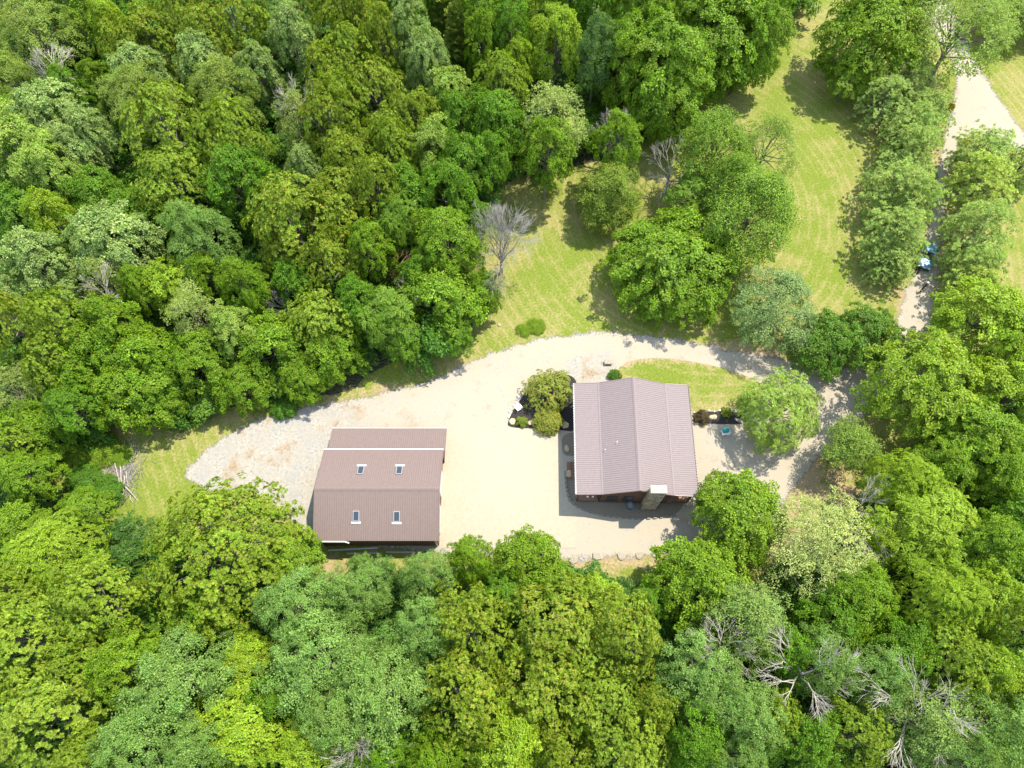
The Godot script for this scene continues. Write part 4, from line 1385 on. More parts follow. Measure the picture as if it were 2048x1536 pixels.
# ------------------------------------------------------------------ people
# one continuous surface round tapered bones: [a, b, radius at a, radius at b, colour]
func figure(bones: Array, cell: float) -> ArrayMesh:
	var lo := Vector3(9, 9, 9)
	var hi := -lo
	for b in bones:
		for k in 2:
			var r: float = b[2 + k] + cell * 2.0
			lo = lo.min(b[k] - Vector3(r, r, r))
			hi = hi.max(b[k] + Vector3(r, r, r))
	var n := Vector3i(((hi - lo) / cell).ceil()) + Vector3i.ONE
	var F := PackedFloat32Array()
	F.resize(n.x * n.y * n.z)
	F.fill(1.0)
	var kk := 0.035
	for b in bones:
		var r := maxf(b[2], b[3]) + cell * 2.5
		var a0 := Vector3i((b[0].min(b[1]) - Vector3(r, r, r) - lo) / cell).clamp(Vector3i.ZERO, n - Vector3i.ONE)
		var a1 := Vector3i((b[0].max(b[1]) + Vector3(r, r, r) - lo) / cell).clamp(Vector3i.ZERO, n - Vector3i.ONE)
		var ab: Vector3 = b[1] - b[0]
		var l2 := maxf(ab.length_squared(), 0.000001)
		for z in range(a0.z, a1.z + 1):
			for y in range(a0.y, a1.y + 1):
				for x in range(a0.x, a1.x + 1):
					var p := lo + Vector3(x, y, z) * cell
					var h := clampf((p - b[0]).dot(ab) / l2, 0.0, 1.0)
					var d: float = (p - b[0] - ab * h).length() - lerpf(b[2], b[3], h)
					var i := x + n.x * (y + n.y * z)
					var e := F[i]
					var m := maxf(kk - absf(d - e), 0.0) / kk
					F[i] = minf(d, e) - m * m * kk * 0.25
	var at := {}
	for z in n.z - 1:
		for y in n.y - 1:
			for x in n.x - 1:
				var sum := Vector3.ZERO
				var c := 0
				var v := PackedFloat32Array()
				for q in 8:
					v.append(F[(x + (q & 1)) + n.x * ((y + ((q >> 1) & 1)) + n.y * (z + (q >> 2)))])
				var neg := 0
				for q in 8:
					if v[q] < 0.0:
						neg += 1
				if neg == 0 or neg == 8:
					continue
				for q in [[0, 1], [2, 3], [4, 5], [6, 7], [0, 2], [1, 3], [4, 6], [5, 7], [0, 4], [1, 5], [2, 6], [3, 7]]:
					if (v[q[0]] < 0.0) != (v[q[1]] < 0.0):
						var w := v[q[0]] / (v[q[0]] - v[q[1]])
						var pa := Vector3(q[0] & 1, (q[0] >> 1) & 1, q[0] >> 2)
						var pb := Vector3(q[1] & 1, (q[1] >> 1) & 1, q[1] >> 2)
						sum += pa.lerp(pb, w)
						c += 1
				at[Vector3i(x, y, z)] = lo + (Vector3(x, y, z) + sum / c) * cell
	var V := PackedVector3Array()
	for key in at:
		var s: Vector3i = key
		var i: int = s.x + n.x * (s.y + n.y * s.z)
		for ax in 3:
			var step := Vector3i.ZERO
			step[ax] = 1
			var j: int = i + [1, n.x, n.x * n.y][ax]
			if (F[i] < 0.0) == (F[j] < 0.0):
				continue
			var u := Vector3i.ZERO
			var w := Vector3i.ZERO
			u[(ax + 1) % 3] = 1
			w[(ax + 2) % 3] = 1
			if at.has(s - u) and at.has(s - w) and at.has(s - u - w):
				if F[i] < 0.0:
					quad(V, at[s], at[s - w], at[s - u - w], at[s - u])
				else:
					quad(V, at[s], at[s - u], at[s - u - w], at[s - w])
	var C := PackedColorArray()
	for p in V:
		var best := 9.0
		var col := Color.WHITE
		for b in bones:
			var ab: Vector3 = b[1] - b[0]
			var h := clampf((p - b[0]).dot(ab) / maxf(ab.length_squared(), 0.000001), 0.0, 1.0)
			var d: float = (p - b[0] - ab * h).length() - lerpf(b[2], b[3], h)
			if d < best:
				best = d
				col = b[4]
		C.append(col)
	# fingers, each its own bent chain from the palm
	for b in bones:
		if b.size() > 5:
			var dir: Vector3 = (b[1] - b[0]).normalized()
			var side := dir.cross(Vector3(0, 0, 1)).normalized()
			for k in 5:
				var F0 := PackedVector3Array()
				var L: float = [0.055, 0.075, 0.085, 0.078, 0.062][k]
				var root: Vector3 = b[1] + side * (k - 2) * 0.019 - (dir * 0.05 if k == 0 else Vector3.ZERO)
				var d2 := (dir + (side * -0.8 if k == 0 else Vector3(0, 0, 0.25))).normalized()
				tube(F0, [root, root + d2 * L * 0.55, root + (d2 + Vector3(0, -0.1, 0.25)).normalized() * L], [0.010, 0.009, 0.007], 6)
				V.append_array(F0)
				for q in F0.size():
					C.append(b[4])
	return smooth(V, C)

func people() -> void:
	for q in WALKERS:
		var t := thing("person", q[0], "person", q[1], q[2], "walkers on the driveway")
		var skin := Color(0.45, 0.27, 0.19)
		var top: Color = q[3]
		var leg: Color = q[4]
		var hair: Color = q[5]
		var st: float = q[6]
		var bones := [
			[Vector3(0, 0.98, 0), Vector3(0, 1.18, 0), 0.145, 0.135, top], [Vector3(0, 1.18, 0), Vector3(0, 1.38, 0), 0.135, 0.15, top],
			[Vector3(-0.12, 1.42, 0), Vector3(0.12, 1.42, 0), 0.085, 0.085, top], [Vector3(0, 1.45, 0), Vector3(0, 1.56, 0.015), 0.055, 0.052, skin],
			[Vector3(0, 1.60, 0.03), Vector3(0, 1.68, 0.01), 0.078, 0.098, skin], [Vector3(0, 1.62, 0.10), Vector3(0, 1.60, 0.125), 0.014, 0.017, skin],
			[Vector3(-0.095, 1.63, 0.01), Vector3(-0.10, 1.66, 0.0), 0.018, 0.022, skin], [Vector3(0.095, 1.63, 0.01), Vector3(0.10, 1.66, 0.0), 0.018, 0.022, skin],
			[Vector3(0, 1.71, -0.02), Vector3(0, 1.60, -0.06), 0.102, 0.085, hair],
		]
		for s in [-1.0, 1.0]:
			var w: float = s * st
			bones.append([Vector3(s * 0.09, 0.95, 0), Vector3(s * 0.10, 0.52, 0.16 * w + 0.03), 0.095, 0.062, leg])
			bones.append([Vector3(s * 0.10, 0.52, 0.16 * w + 0.03), Vector3(s * 0.105, 0.10, 0.22 * w - 0.05), 0.062, 0.045, leg])
			bones.append([Vector3(s * 0.105, 0.05, 0.22 * w - 0.07), Vector3(s * 0.12, 0.035, 0.22 * w + 0.12), 0.048, 0.035, Color(0.03, 0.03, 0.03)])
			bones.append([Vector3(s * 0.19, 1.42, 0), Vector3(s * 0.25, 1.15, -0.08 * w), 0.06, 0.048, top])
			bones.append([Vector3(s * 0.25, 1.15, -0.08 * w), Vector3(s * 0.26, 0.93, -0.05 * w + 0.08), 0.045, 0.033, skin])
			bones.append([Vector3(s * 0.26, 0.93, -0.05 * w + 0.08), Vector3(s * 0.26, 0.85, -0.05 * w + 0.10), 0.036, 0.034, skin, true])
		put("figure", figure(bones, 0.024), M.coloured, t)
		var V := PackedVector3Array()
		lathe(V, Vector3(0, 1.72, -0.005), [[0.118, -0.03], [0.116, 0.02], [0.09, 0.075], [0.04, 0.10], [0.0, 0.105]], 14)
		box(V, Vector3(0, 1.70, 0.14), Vector3(0.15, 0.012, 0.12), Basis(Vector3(1, 0, 0), 0.15), 0.004)
		put("cap", flat(V), M.white_plastic, t)

# ------------------------------------------------------------------ where things stand, in metres
const DRIVE := [-36.38, -24.27, -35.03, -26.7, -32.89, -28.78, -29.85, -30.91, -26.6, -32.09, -23.26, -32.97, -18.72, -33.6, -14.19, -34.87, -10.17, -35.9, -7.01, -37.47, -3.51, -39.33, -0.24, -40.69, 3.98, -41.92, 8.23, -42.54, 13.07, -42.61, 18.46, -42.06, 23.16, -40.96, 27.23, -40.01, 31.88, -39.2, 36.95, -37.74, 41.13, -37.93, 45.36, -40.96, 46.97, -43.73, 48.43, -47.3, 50.13, -50.25, 52.14, -53.29, 54.68, -58.82, 56.83, -64.65, 58.13, -68.13, 59.61, -71.71, 61.67, -76.36, 63.95, -81.7, 65.75, -86.25, 65.5, -92.59, 63.86, -98.13, 63.52, -106.32, 68.7, -106.32, 68.66, -95.89, 69.29, -87.8, 70.17, -82.69, 71.44, -77.31, 73.31, -69.91, 72.59, -67.69, 70.43, -71.71, 67.82, -74.67, 64.39, -74.95, 61.55, -71.71, 59.57, -68.13, 57.73, -62.95, 56.52, -58.82, 54.69, -53.29, 52.89, -48.76, 51.29, -44.43, 49.32, -40.96, 47.55, -38.6, 44.22, -35.97, 41.68, -33.72, 39.7, -30.61, 37.69, -29.69, 34.41, -27.29, 31.62, -24.09, 29.08, -21.28, 26.48, -19.09, 21.94, -16.96, 17.08, -15.81, 9.2, -15.49, -1.26, -15.65, -7.56, -16.17, -13.9, -16.7, -20.31, -17.49, -23.17, -19.09, -25.08, -21.28, -28.54, -22.68, -32.36, -22.68]
const ISLAND := [12.24, -37.08, 14.12, -38.66, 18.17, -38.93, 23.41, -38.0, 27.35, -36.62, 29.21, -35.32, 28.1, -33.72, 26.17, -32.34, 20.65, -32.21, 20.0, -33.72, 16.01, -34.36, 12.59, -35.32]
const LAWN := [-18.79, -34.36, -16.75, -37.6, -7.44, -40.96, -3.91, -44.43, -5.9, -50.25, -8.02, -56.41, -4.27, -62.95, 2.46, -68.13, 10.69, -69.01, 17.82, -72.63, 22.44, -77.31, 25.7, -81.2, 32.74, -85.22, 39.61, -91.51, 44.16, -102.75, 46.17, -107.53, 87.86, -107.53, 77.36, -71.71, 64.5, -38.93, 56.78, -38.93, 50.65, -33.72, 49.02, -27.59, 41.79, -22.96, 35.98, -18.55, 32.1, -14.87, 27.52, -12.34, 21.29, -11.84, 14.09, -11.34, -1.24, -13.09, -19.71, -12.34, -24.32, -15.91, -38.07, -16.43, -48.56, -20.18, -51.77, -25.83, -49.71, -30.61, -39.47, -30.61, -26.92, -34.36]
const DIRT := [[33.55, -22.68, 5.18, 3.86, 0.8], [30.47, -17.49, 4.23, 3.13, 0.75], [26.07, -40.28, 3.59, 1.35, 0.6], [29.61, -39.94, 4.18, 1.74, 0.7], [-18.97, -14.87, 3.13, 1.32, 0.7], [8.12, -14.62, 9.88, 1.33, 0.6], [1.88, -14.87, 4.16, 1.12, 0.6], [-22.27, -34.36, 5.22, 1.39, 0.5], [-15.42, -35.64, 4.68, 1.28, 0.4], [-4.34, -36.29, 3.52, 1.55, 0.4], [48.4, -48.76, 1.37, 4.33, 0.5], [48.64, -45.86, 1.1, 2.83, 0.6], [-30.1, -32.46, 3.45, 1.24, 0.5], [-35.49, -30.61, 2.28, 1.22, 0.4], [-44.27, -21.28, 2.17, 1.1, 0.6], [-43.32, -24.09, 2.2, 2.53, 0.5], [24.2, -18.02, 3.18, 2.11, 0.5], [10.38, -37.6, 1.77, 1.18, 0.6], [13.43, -39.07, 1.78, 0.67, 0.5], [53.25, -45.86, 0.86, 6.26, 0.7], [58.73, -62.95, 0.93, 9.66, 0.7], [55.11, -56.41, 0.65, 6.16, 0.7], [21.65, -69.01, 2.74, 3.5, 0.35], [24.66, -13.85, 3.1, 1.51, 0.6]]
const RING := Vector2(23.73, -62.95)
const SLABS := [[-7.86, -29.63, -5.04, -29.93, -1.36, -30.18, 4.77, -30.18, 5.27, -29.93, 5.48, -29.39, 5.59, -27.29, 5.76, -25.83, 5.74, -24.96, 5.84, -22.96, 6.12, -21.67, 6.91, -21.01, 6.74, -16.64, -8.21, -16.64, -8.03, -17.22, -7.86, -22.96]]
const BEDS := [["mulch_bed", "mulch", [-0.51, -30.18, -0.46, -31.22, 0.35, -32.78, 1.51, -34.68, 2.99, -36.29, 5.06, -37.27, 7.4, -36.81, 7.68, -35.0, 7.58, -29.69, 5.33, -30.0, 4.77, -30.24], 0.03], ["mulch_bed", "mulch", [20.16, -30.85, 20.29, -32.09, 22.72, -32.28, 26.04, -32.21, 27.18, -31.35, 26.5, -30.61], 0.03], ["pebble_bed", "pebbles", [5.6, -29.51, 7.7, -29.75, 7.86, -26.88, 5.8, -26.88, 5.6, -27.59], 0.03], ["pebble_bed", "pebbles", [5.91, -25.07, 7.79, -25.24, 9.59, -22.68, 18.85, -22.68, 18.59, -21.28, 17.61, -20.13, 14.79, -19.8, 12.12, -19.85, 9.46, -20.24, 7.6, -20.84, 6.39, -21.67, 6.0, -22.96], 0.03]]
const RUBBLE := [5.19, -37.47, 7.5, -39.27, 10.52, -40.14, 12.84, -39.07, 12.47, -37.08, 11.72, -35.32, 7.93, -35.32, 6.8, -36.29]
const EDGING := [5.86, -25.24, 5.95, -22.96, 6.33, -21.56, 7.6, -20.78, 9.45, -20.18, 12.11, -19.8, 14.79, -19.74, 17.61, -20.13]
# kind, x, z, crown radius, height, label, group
const TREES := [
	["olive", -62.91, -82.16, 4.88, 14.7, "olive green soft-textured tree, against the west side, one tenth down, upper of its kind there", "trees of the wood"],
	["olive", -68.99, -88.78, 4.0, 14.1, "olive green soft-textured tree, against the west side, no tenths down the photo", "trees of the wood"],
	["bright", -61.08, -88.91, 3.39, 13.9, "bright green leafy tree, one tenth across and no tenths down the photo", "trees of the wood"],
	["lime", -54.81, -85.38, 2.44, 13.3, "narrow lime green tree beside the golden oaks at the top of the wood", "trees of the wood"],
	["bright", -56.09, -78.18, 2.15, 9.2, "small rounded bright green tree beneath the narrow lime one", "trees of the wood"],
	["mid", -52.5, -89.63, 3.4, 11.9, "deep green leafy tree, one tenth across and no tenths down the photo", "trees of the wood"],
	["oak", -47.72, -81.29, 3.84, 15.0, "golden-tipped olive oak, one tenth across and one tenth down, eastern of its kind there", "trees of the wood"],
	["oak", -42.83, -84.96, 4.16, 15.6, "golden-tipped olive oak, two tenths across and no tenths down, western of its kind there", "trees of the wood"],
	["oak", -36.54, -83.4, 3.88, 17.6, "golden-tipped olive oak, two tenths across and no tenths down, eastern of its kind there", "trees of the wood"],
	["oak", -39.31, -79.04, 3.7, 16.7, "golden-tipped olive oak, two tenths across and one tenth down the photo", "trees of the wood"],
	["oak", -50.48, -79.78, 2.86, 15.3, "golden-tipped olive oak, one tenth across and one tenth down, western of its kind there", "trees of the wood"],
	["ash", -31.82, -86.36, 3.32, 13.6, "grey-green fine-leaved tree, three tenths across and no tenths down the photo", "trees of the wood"],
	["silver", -28.47, -80.92, 2.99, 15.7, "silvery green tree, three tenths across and one tenth down the photo", "trees of the wood"],
	["oak", -22.94, -85.15, 3.78, 17.9, "golden-tipped olive oak, three tenths across and no tenths down, eastern of its kind there", "trees of the wood"],
	["oak", -29.84, -89.39, 3.23, 15.7, "golden-tipped olive oak, three tenths across and no tenths down, western of its kind there", "trees of the wood"],
	["silver", -48.17, -76.26, 3.19, 13.8, "silvery green tree, one tenth across and one tenth down the photo", "trees of the wood"],
	["silver", -39.37, -75.54, 3.42, 15.4, "silvery green tree, two tenths across and one tenth down the photo", "trees of the wood"],
	["silver", -32.76, -76.08, 2.57, 13.7, "small silvery green tree, three tenths across and one tenth down the photo", "trees of the wood"],
	["sparse", -26.52, -68.54, 3.19, 13.0, "thinly leaved pale tree, three tenths across and two tenths down the photo", "trees of the wood"],
	["olive", -46.33, -69.78, 4.46, 15.4, "olive green soft-textured tree, one tenth across and one tenth down the photo", "trees of the wood"],
	["olive", -35.96, -69.78, 3.87, 16.6, "olive green soft-textured tree, two tenths across and one tenth down the photo", "trees of the wood"],
	["gold", -40.74, -63.06, 4.85, 18.1, "broadest yellow-green crown in the middle of the upper wood", "trees of the wood"],
	["gold", -33.2, -62.23, 3.96, 17.6, "yellow-green spreading tree, two tenths across and two tenths down, eastern of its kind there", "trees of the wood"],
	["gold", -39.79, -57.24, 4.33, 14.8, "yellow-green spreading tree, two tenths across and two tenths down, western of its kind there", "trees of the wood"],
	["mid", -32.16, -56.78, 3.54, 15.8, "deep green leafy tree, two tenths across and two tenths down the photo", "trees of the wood"],
	["silver", -57.48, -67.73, 3.86, 14.7, "silvery green tree, against the west side, two tenths down the photo", "trees of the wood"],
	["silver", -52.32, -66.19, 2.8, 12.7, "silvery green tree, one tenth across and two tenths down, upper of its kind there", "trees of the wood"],
	["pale", -58.84, -61.4, 3.97, 15.7, "pale yellowish green tree, against the west side, two tenths down the photo", "trees of the wood"],
	["pale", -54.85, -59.62, 2.83, 14.3, "pale yellowish green tree, one tenth across and two tenths down the photo", "trees of the wood"],
	["silver", -53.86, -63.68, 2.67, 12.3, "silvery green tree, one tenth across and two tenths down, lower of its kind there", "trees of the wood"],
	["olive", -63.15, -73.36, 3.16, 14.6, "olive green soft-textured tree, against the west side, one tenth down, lower of its kind there", "trees of the wood"],
	["mid", -57.19, -73.5, 2.33, 12.2, "small deep green leafy tree, one tenth across and one tenth down the photo", "trees of the wood"],
	["mid", -63.88, -68.16, 2.97, 14.3, "deep green leafy tree, against the west side, two tenths down the photo", "trees of the wood"],
	["mid", -57.98, -55.71, 3.28, 10.4, "deep green leafy tree, against the west side, three tenths down the photo", "trees of the wood"],
	["lime", -53.31, -53.13, 2.55, 13.0, "lime yellow-green tree, one tenth across and three tenths down the photo", "trees of the wood"],
	["mid", -49.94, -57.23, 3.19, 10.8, "deep green leafy tree, one tenth across and three tenths down, western of its kind there", "trees of the wood"],
	["silver", -45.11, -48.63, 4.06, 15.0, "round silvery green crown standing over the dark gap in the wood", "trees of the wood"],
	["ash", -34.81, -48.84, 3.53, 15.1, "grey-green fine-leaved tree, two tenths across and three tenths down the photo", "trees of the wood"],
	["oak", -24.5, -50.9, 4.8, 16.9, "broad olive oak crown just above the brown-topped brush in the wood", "trees of the wood"],
	["oak", -20.4, -53.68, 3.81, 14.0, "golden-tipped olive oak, three tenths across and three tenths down, lower of its kind there", "trees of the wood"],
	["oak", -22.13, -72.54, 3.55, 16.4, "golden-tipped olive oak, three tenths across and one tenth down the photo", "trees of the wood"],
	["oak", -21.69, -64.79, 3.44, 17.9, "golden-tipped olive oak, three tenths across and two tenths down, upper of its kind there", "trees of the wood"],
	["oak", -19.63, -58.81, 3.22, 15.3, "golden-tipped olive oak, three tenths across and two tenths down, lower of its kind there", "trees of the wood"],
	["silver", -24.86, -60.41, 2.17, 12.7, "small silvery green tree, three tenths across and two tenths down the photo", "trees of the wood"],
	["mid", -29.33, -57.23, 2.85, 12.1, "deep green leafy tree, three tenths across and three tenths down the photo", "trees of the wood"],
	["mid", -44.36, -55.33, 3.16, 10.7, "deep green leafy tree, one tenth across and three tenths down, eastern of its kind there", "trees of the wood"],
	["oak", -20.62, -83.18, 3.23, 17.7, "golden-tipped olive oak, three tenths across and no tenths down, third of its kind there", "trees of the wood"],
	["gold", -20.5, -75.19, 3.59, 16.8, "yellow-green spreading tree, three tenths across and one tenth down, upper of its kind there", "trees of the wood"],
	["oak", -16.77, -78.29, 2.81, 17.9, "golden-tipped olive oak, four tenths across and one tenth down, upper of its kind there", "trees of the wood"],
	["silver", -13.39, -79.58, 2.81, 18.2, "silvery green tree, four tenths across and one tenth down the photo", "trees of the wood"],
	["silver", -10.65, -75.56, 2.53, 17.1, "small silvery green tree, four tenths across and one tenth down the photo", "trees of the wood"],
	["pine_olive", -9.36, -87.5, 2.65, 16, "olive rounded pine, the upper of two beside the silvery trees", "trees of the wood"],
	["pine_olive", -7.28, -82.84, 2.61, 15, "olive rounded pine, the lower of two beside the silvery trees", "trees of the wood"],
	["bright", -3.28, -84.96, 3.78, 17.6, "bright green leafy tree, five tenths across and no tenths down the photo", "trees of the wood"],
	["mid", -0.13, -81.49, 2.75, 16.3, "deep green leafy tree, five tenths across and one tenth down the photo", "trees of the wood"],
	["bright", -3.72, -80.54, 2.25, 14.6, "small bright green leafy tree, five tenths across and one tenth down the photo", "trees of the wood"],
	["lime", 5.77, -80.15, 3.27, 15.4, "upright oval yellow-green crown standing clear at the top of the wood", "trees of the wood"],
	["lime", 3.66, -86.36, 2.55, 13.6, "small lime yellow-green tree, five tenths across and no tenths down the photo", "trees of the wood"],
	["blue", 10.85, -78.11, 2.95, 15.8, "dark blue-green crown next to the upright oval one", "trees of the wood"],
	["wall", 14.93, -78.34, 3.7, 16, "tall leafy wood-edge tree, six tenths across and one tenth down the photo", "trees of the wood"],
	["bright", 16.4, -85.55, 3.54, 17.6, "bright green leafy tree, six tenths across and no tenths down, western of its kind there", "trees of the wood"],
	["mid", 11.61, -86.56, 2.81, 16.7, "deep green leafy tree, six tenths across and no tenths down, eastern of its kind there", "trees of the wood"],
	["mid", 7.96, -88.98, 2.84, 16.6, "deep green leafy tree, six tenths across and no tenths down, western of its kind there", "trees of the wood"],
	["bright", -13.97, -88.47, 3.09, 15.4, "bright green leafy tree, four tenths across and no tenths down the photo", "trees of the wood"],
	["oak", -18.51, -89.49, 2.85, 15.5, "golden-tipped olive oak, four tenths across and no tenths down the photo", "trees of the wood"],
	["mid", -9.22, -89.49, 2.85, 16.1, "deep green leafy tree, four tenths across and no tenths down the photo", "trees of the wood"],
	["lime", 0.67, -78.06, 2.0, 13.2, "small lime yellow-green tree, five tenths across and one tenth down the photo", "trees of the wood"],
	["gold", -1.28, -72.68, 3.25, 15.2, "yellow-green spreading tree, five tenths across and one tenth down the photo", "trees of the wood"],
	["pale", -7.94, -72.51, 2.89, 12.9, "pale yellowish green tree, four tenths across and one tenth down the photo", "trees of the wood"],
	["mid", -2.0, -67.36, 3.52, 14.6, "deep green leafy tree, five tenths across and two tenths down, upper of its kind there", "trees of the wood"],
	["mid", -7.39, -67.86, 2.71, 13.4, "deep green leafy tree, four tenths across and two tenths down the photo", "trees of the wood"],
	["oak", -16.84, -71.15, 4.02, 15.0, "golden-tipped olive oak, four tenths across and one tenth down, lower of its kind there", "trees of the wood"],
	["gold", -20.68, -68.09, 3.03, 16.3, "yellow-green spreading tree, three tenths across and one tenth down, lower of its kind there", "trees of the wood"],
	["oak", -12.04, -67.23, 3.21, 14.9, "golden-tipped olive oak, four tenths across and two tenths down the photo", "trees of the wood"],
	["gold", -14.92, -64.27, 3.45, 13.6, "yellow-green spreading tree, four tenths across and two tenths down, upper of its kind there", "trees of the wood"],
	["oak", -19.33, -62.42, 3.19, 13.6, "golden-tipped olive oak, three tenths across and two tenths down, third of its kind there", "trees of the wood"],
	["gold", -14.1, -61.66, 2.86, 15.4, "yellow-green spreading tree, four tenths across and two tenths down, lower of its kind there", "trees of the wood"],
	["sparse", 5.03, -67.14, 3.9, 14.4, "thin twiggy half-bare crown behind the bare tree", "trees of the wood"],
	["bright", 4.22, -63.13, 3.15, 13.2, "small tree with a bare lower trunk at the lawn behind the bare tree", "trees of the wood"],
	["bright", 12.82, -65.23, 2.93, 12.6, "bright green leafy tree, six tenths across and two tenths down the photo", "trees of the wood"],
	["upright", 12.09, -59.82, 3.51, 9, "upright olive tree standing on the lawn between bare tree and maple", ""],
	["mid", -5.68, -60.63, 2.95, 13.3, "deep green leafy tree, five tenths across and two tenths down, lower of its kind there", "trees of the wood"],
	["pale", -9.64, -62.45, 2.64, 14.2, "pale yellowish green tree, four tenths across and two tenths down the photo", "trees of the wood"],
	["mid", -3.02, -62.17, 2.44, 13.2, "small deep green leafy tree, five tenths across and two tenths down the photo", "trees of the wood"],
	["oak", -19.54, -55.52, 3.74, 14.1, "golden-tipped olive oak, three tenths across and three tenths down, upper of its kind there", "trees of the wood"],
	["oak", -15.53, -55.15, 3.07, 16.3, "golden-tipped olive oak, four tenths across and three tenths down the photo", "trees of the wood"],
	["mid", -11.82, -56.12, 3.22, 13.1, "deep green leafy tree, four tenths across and three tenths down, western of its kind there", "trees of the wood"],
	["mid", -7.61, -56.04, 2.79, 14.1, "deep green leafy tree, four tenths across and three tenths down, eastern of its kind there", "trees of the wood"],
	["fern", -12.82, -52.55, 2.32, 12.4, "feathery bright green tree above the brown brush", "trees of the wood"],
	["bright", -7.6, -49.93, 3.57, 13.8, "bright green leafy tree, four tenths across and three tenths down, eastern of its kind there", "trees of the wood"],
	["bright", -15.98, -48.11, 2.57, 13.1, "bright green leafy tree, four tenths across and three tenths down, western of its kind there", "trees of the wood"],
	["oak", -19.95, -47.12, 2.97, 13.7, "golden-tipped olive oak, three tenths across and three tenths down, third of its kind there", "trees of the wood"],
	["mid", -4.19, -55.2, 2.06, 8.6, "small deep green leafy tree, five tenths across and three tenths down the photo", "trees of the wood"],
	["silver", -52.63, -46.1, 3.48, 14.3, "silvery green tree, against the west side, three tenths down the photo", "trees of the wood"],
	["sparse", -45.7, -45.12, 2.64, 12.0, "pale thin crown with grey bare limbs showing in the wood", "trees of the wood"],
	["lime", -38.22, -44.26, 2.96, 11.0, "lime yellow-green tree, two tenths across and four tenths down the photo", "trees of the wood"],
	["bright", -29.98, -43.79, 2.53, 12.8, "bright green leafy tree, two tenths across and four tenths down the photo", "trees of the wood"],
	["bright", -41.61, -43.53, 2.12, 11.9, "small bright green leafy tree, one tenth across and four tenths down the photo", "trees of the wood"],
	["silver", -56.2, -43.26, 2.63, 11.6, "silvery green tree, against the west side, four tenths down the photo", "trees of the wood"],
	["bright", -34.49, -45.68, 2.15, 10.9, "small bright green leafy tree, two tenths across and four tenths down the photo", "trees of the wood"],
	["oak", -53.04, -37.93, 3.02, 15.5, "golden-tipped olive oak, against the west side, four tenths down the photo", "trees of the wood"],
	["gold", -47.36, -37.93, 3.32, 15.5, "yellow-green spreading tree, one tenth across and four tenths down the photo", "trees of the wood"],
	["bright", -42.5, -38.72, 2.85, 13.4, "bright green leafy tree, one tenth across and four tenths down the photo", "trees of the wood"],
	["edge", -44.45, -36.46, 4.07, 11, "full green wood-edge tree, one tenth across and five tenths down, western of its kind there", "trees of the wood"],
	["edge", -40.43, -36.11, 3.87, 10, "full green wood-edge tree, one tenth across and five tenths down, eastern of its kind there", "trees of the wood"],
	["edge", -41.36, -32.33, 4.14, 9, "big bright green tree leaning over the mown gap at the wood edge", "trees of the wood"],
	["edge", -46.92, -34.08, 3.28, 10, "full green wood-edge tree, one tenth across and five tenths down, third of its kind there", "trees of the wood"],
	["gold", -48.29, -34.15, 2.78, 12.6, "yellow-green spreading tree, one tenth across and five tenths down the photo", "trees of the wood"],
	["sparse", -34.19, -39.9, 2.69, 12.9, "thinly leaved pale tree, two tenths across and four tenths down the photo", "trees of the wood"],
	["pale", -30.22, -38.51, 2.46, 11.3, "pale yellowish green tree, two tenths across and four tenths down the photo", "trees of the wood"],
	["edge", -34.17, -36.38, 3.78, 9, "full green wood-edge tree, two tenths across and five tenths down, western of its kind there", "trees of the wood"],
	["edge", -26.72, -37.96, 4.04, 9, "full bright green tree at the wood edge above the gravel tip", "trees of the wood"],
	["gold", -21.31, -40.39, 3.86, 10.8, "tall yellow-green tree at the wood edge nearest the garage lean-to", "trees of the wood"],
	["edge", -29.74, -33.79, 2.78, 6.5, "full green wood-edge tree, two tenths across and five tenths down, eastern of its kind there", "trees of the wood"],
	["edge", -20.56, -38.04, 3.39, 8, "full green wood-edge tree, three tenths across and five tenths down the photo", "trees of the wood"],
	["edge", -23.79, -34.66, 2.36, 6, "small full green wood-edge tree, three tenths across and five tenths down the photo", "trees of the wood"],
	["sparse", -52.89, -32.11, 2.59, 11.0, "thinly leaved pale tree, against the west side, five tenths down the photo", "trees of the wood"],
	["edge", -50.78, -28.22, 3.21, 8, "full green wood-edge tree, against the west side, six tenths down the photo", "trees of the wood"],
	["gold", -51.72, -25.58, 2.42, 10.2, "yellow-green spreading tree, against the west side, six tenths down the photo", "trees of the wood"],
	["bright", -49.4, -22.83, 2.59, 9.6, "bright green leafy tree, against the west side, six tenths down the photo", "trees of the wood"],
	["edge", -38.82, -31.96, 2.43, 6, "full green wood-edge tree, two tenths across and five tenths down, third of its kind there", "trees of the wood"],
	["mid", -45.9, -29.21, 2.47, 10.7, "deep green leafy tree, one tenth across and five tenths down the photo", "trees of the wood"],
	["edge", -8.41, -43.88, 4.72, 10, "large bright green maple at the end of the wood beside the lawn", "trees of the wood"],
	["edge", -3.91, -46.05, 2.25, 7, "small full green wood-edge tree, five tenths across and four tenths down the photo", "trees of the wood"],
	["fern", -13.44, -40.76, 2.95, 10.6, "dark drooping feathery tree on the wood edge above the gravel", "trees of the wood"],
	["mid", -6.23, -39.45, 1.72, 5.7, "low dark green bush under the maple at the end of the wood", "trees of the wood"],
	["mid", -16.99, -41.69, 2.42, 12.1, "deep green leafy tree, four tenths across and four tenths down the photo", "trees of the wood"],
	["mid", -10.51, -45.68, 2.15, 10.2, "deep green leafy tree, four tenths across and four tenths down, upper of its kind there", "trees of the wood"],
	["mid", -11.98, -38.59, 1.81, 7.1, "deep green leafy tree, four tenths across and four tenths down, lower of its kind there", "trees of the wood"],
	["mid", -24.78, -45.68, 2.47, 9.9, "deep green leafy tree, three tenths across and four tenths down the photo", "trees of the wood"],
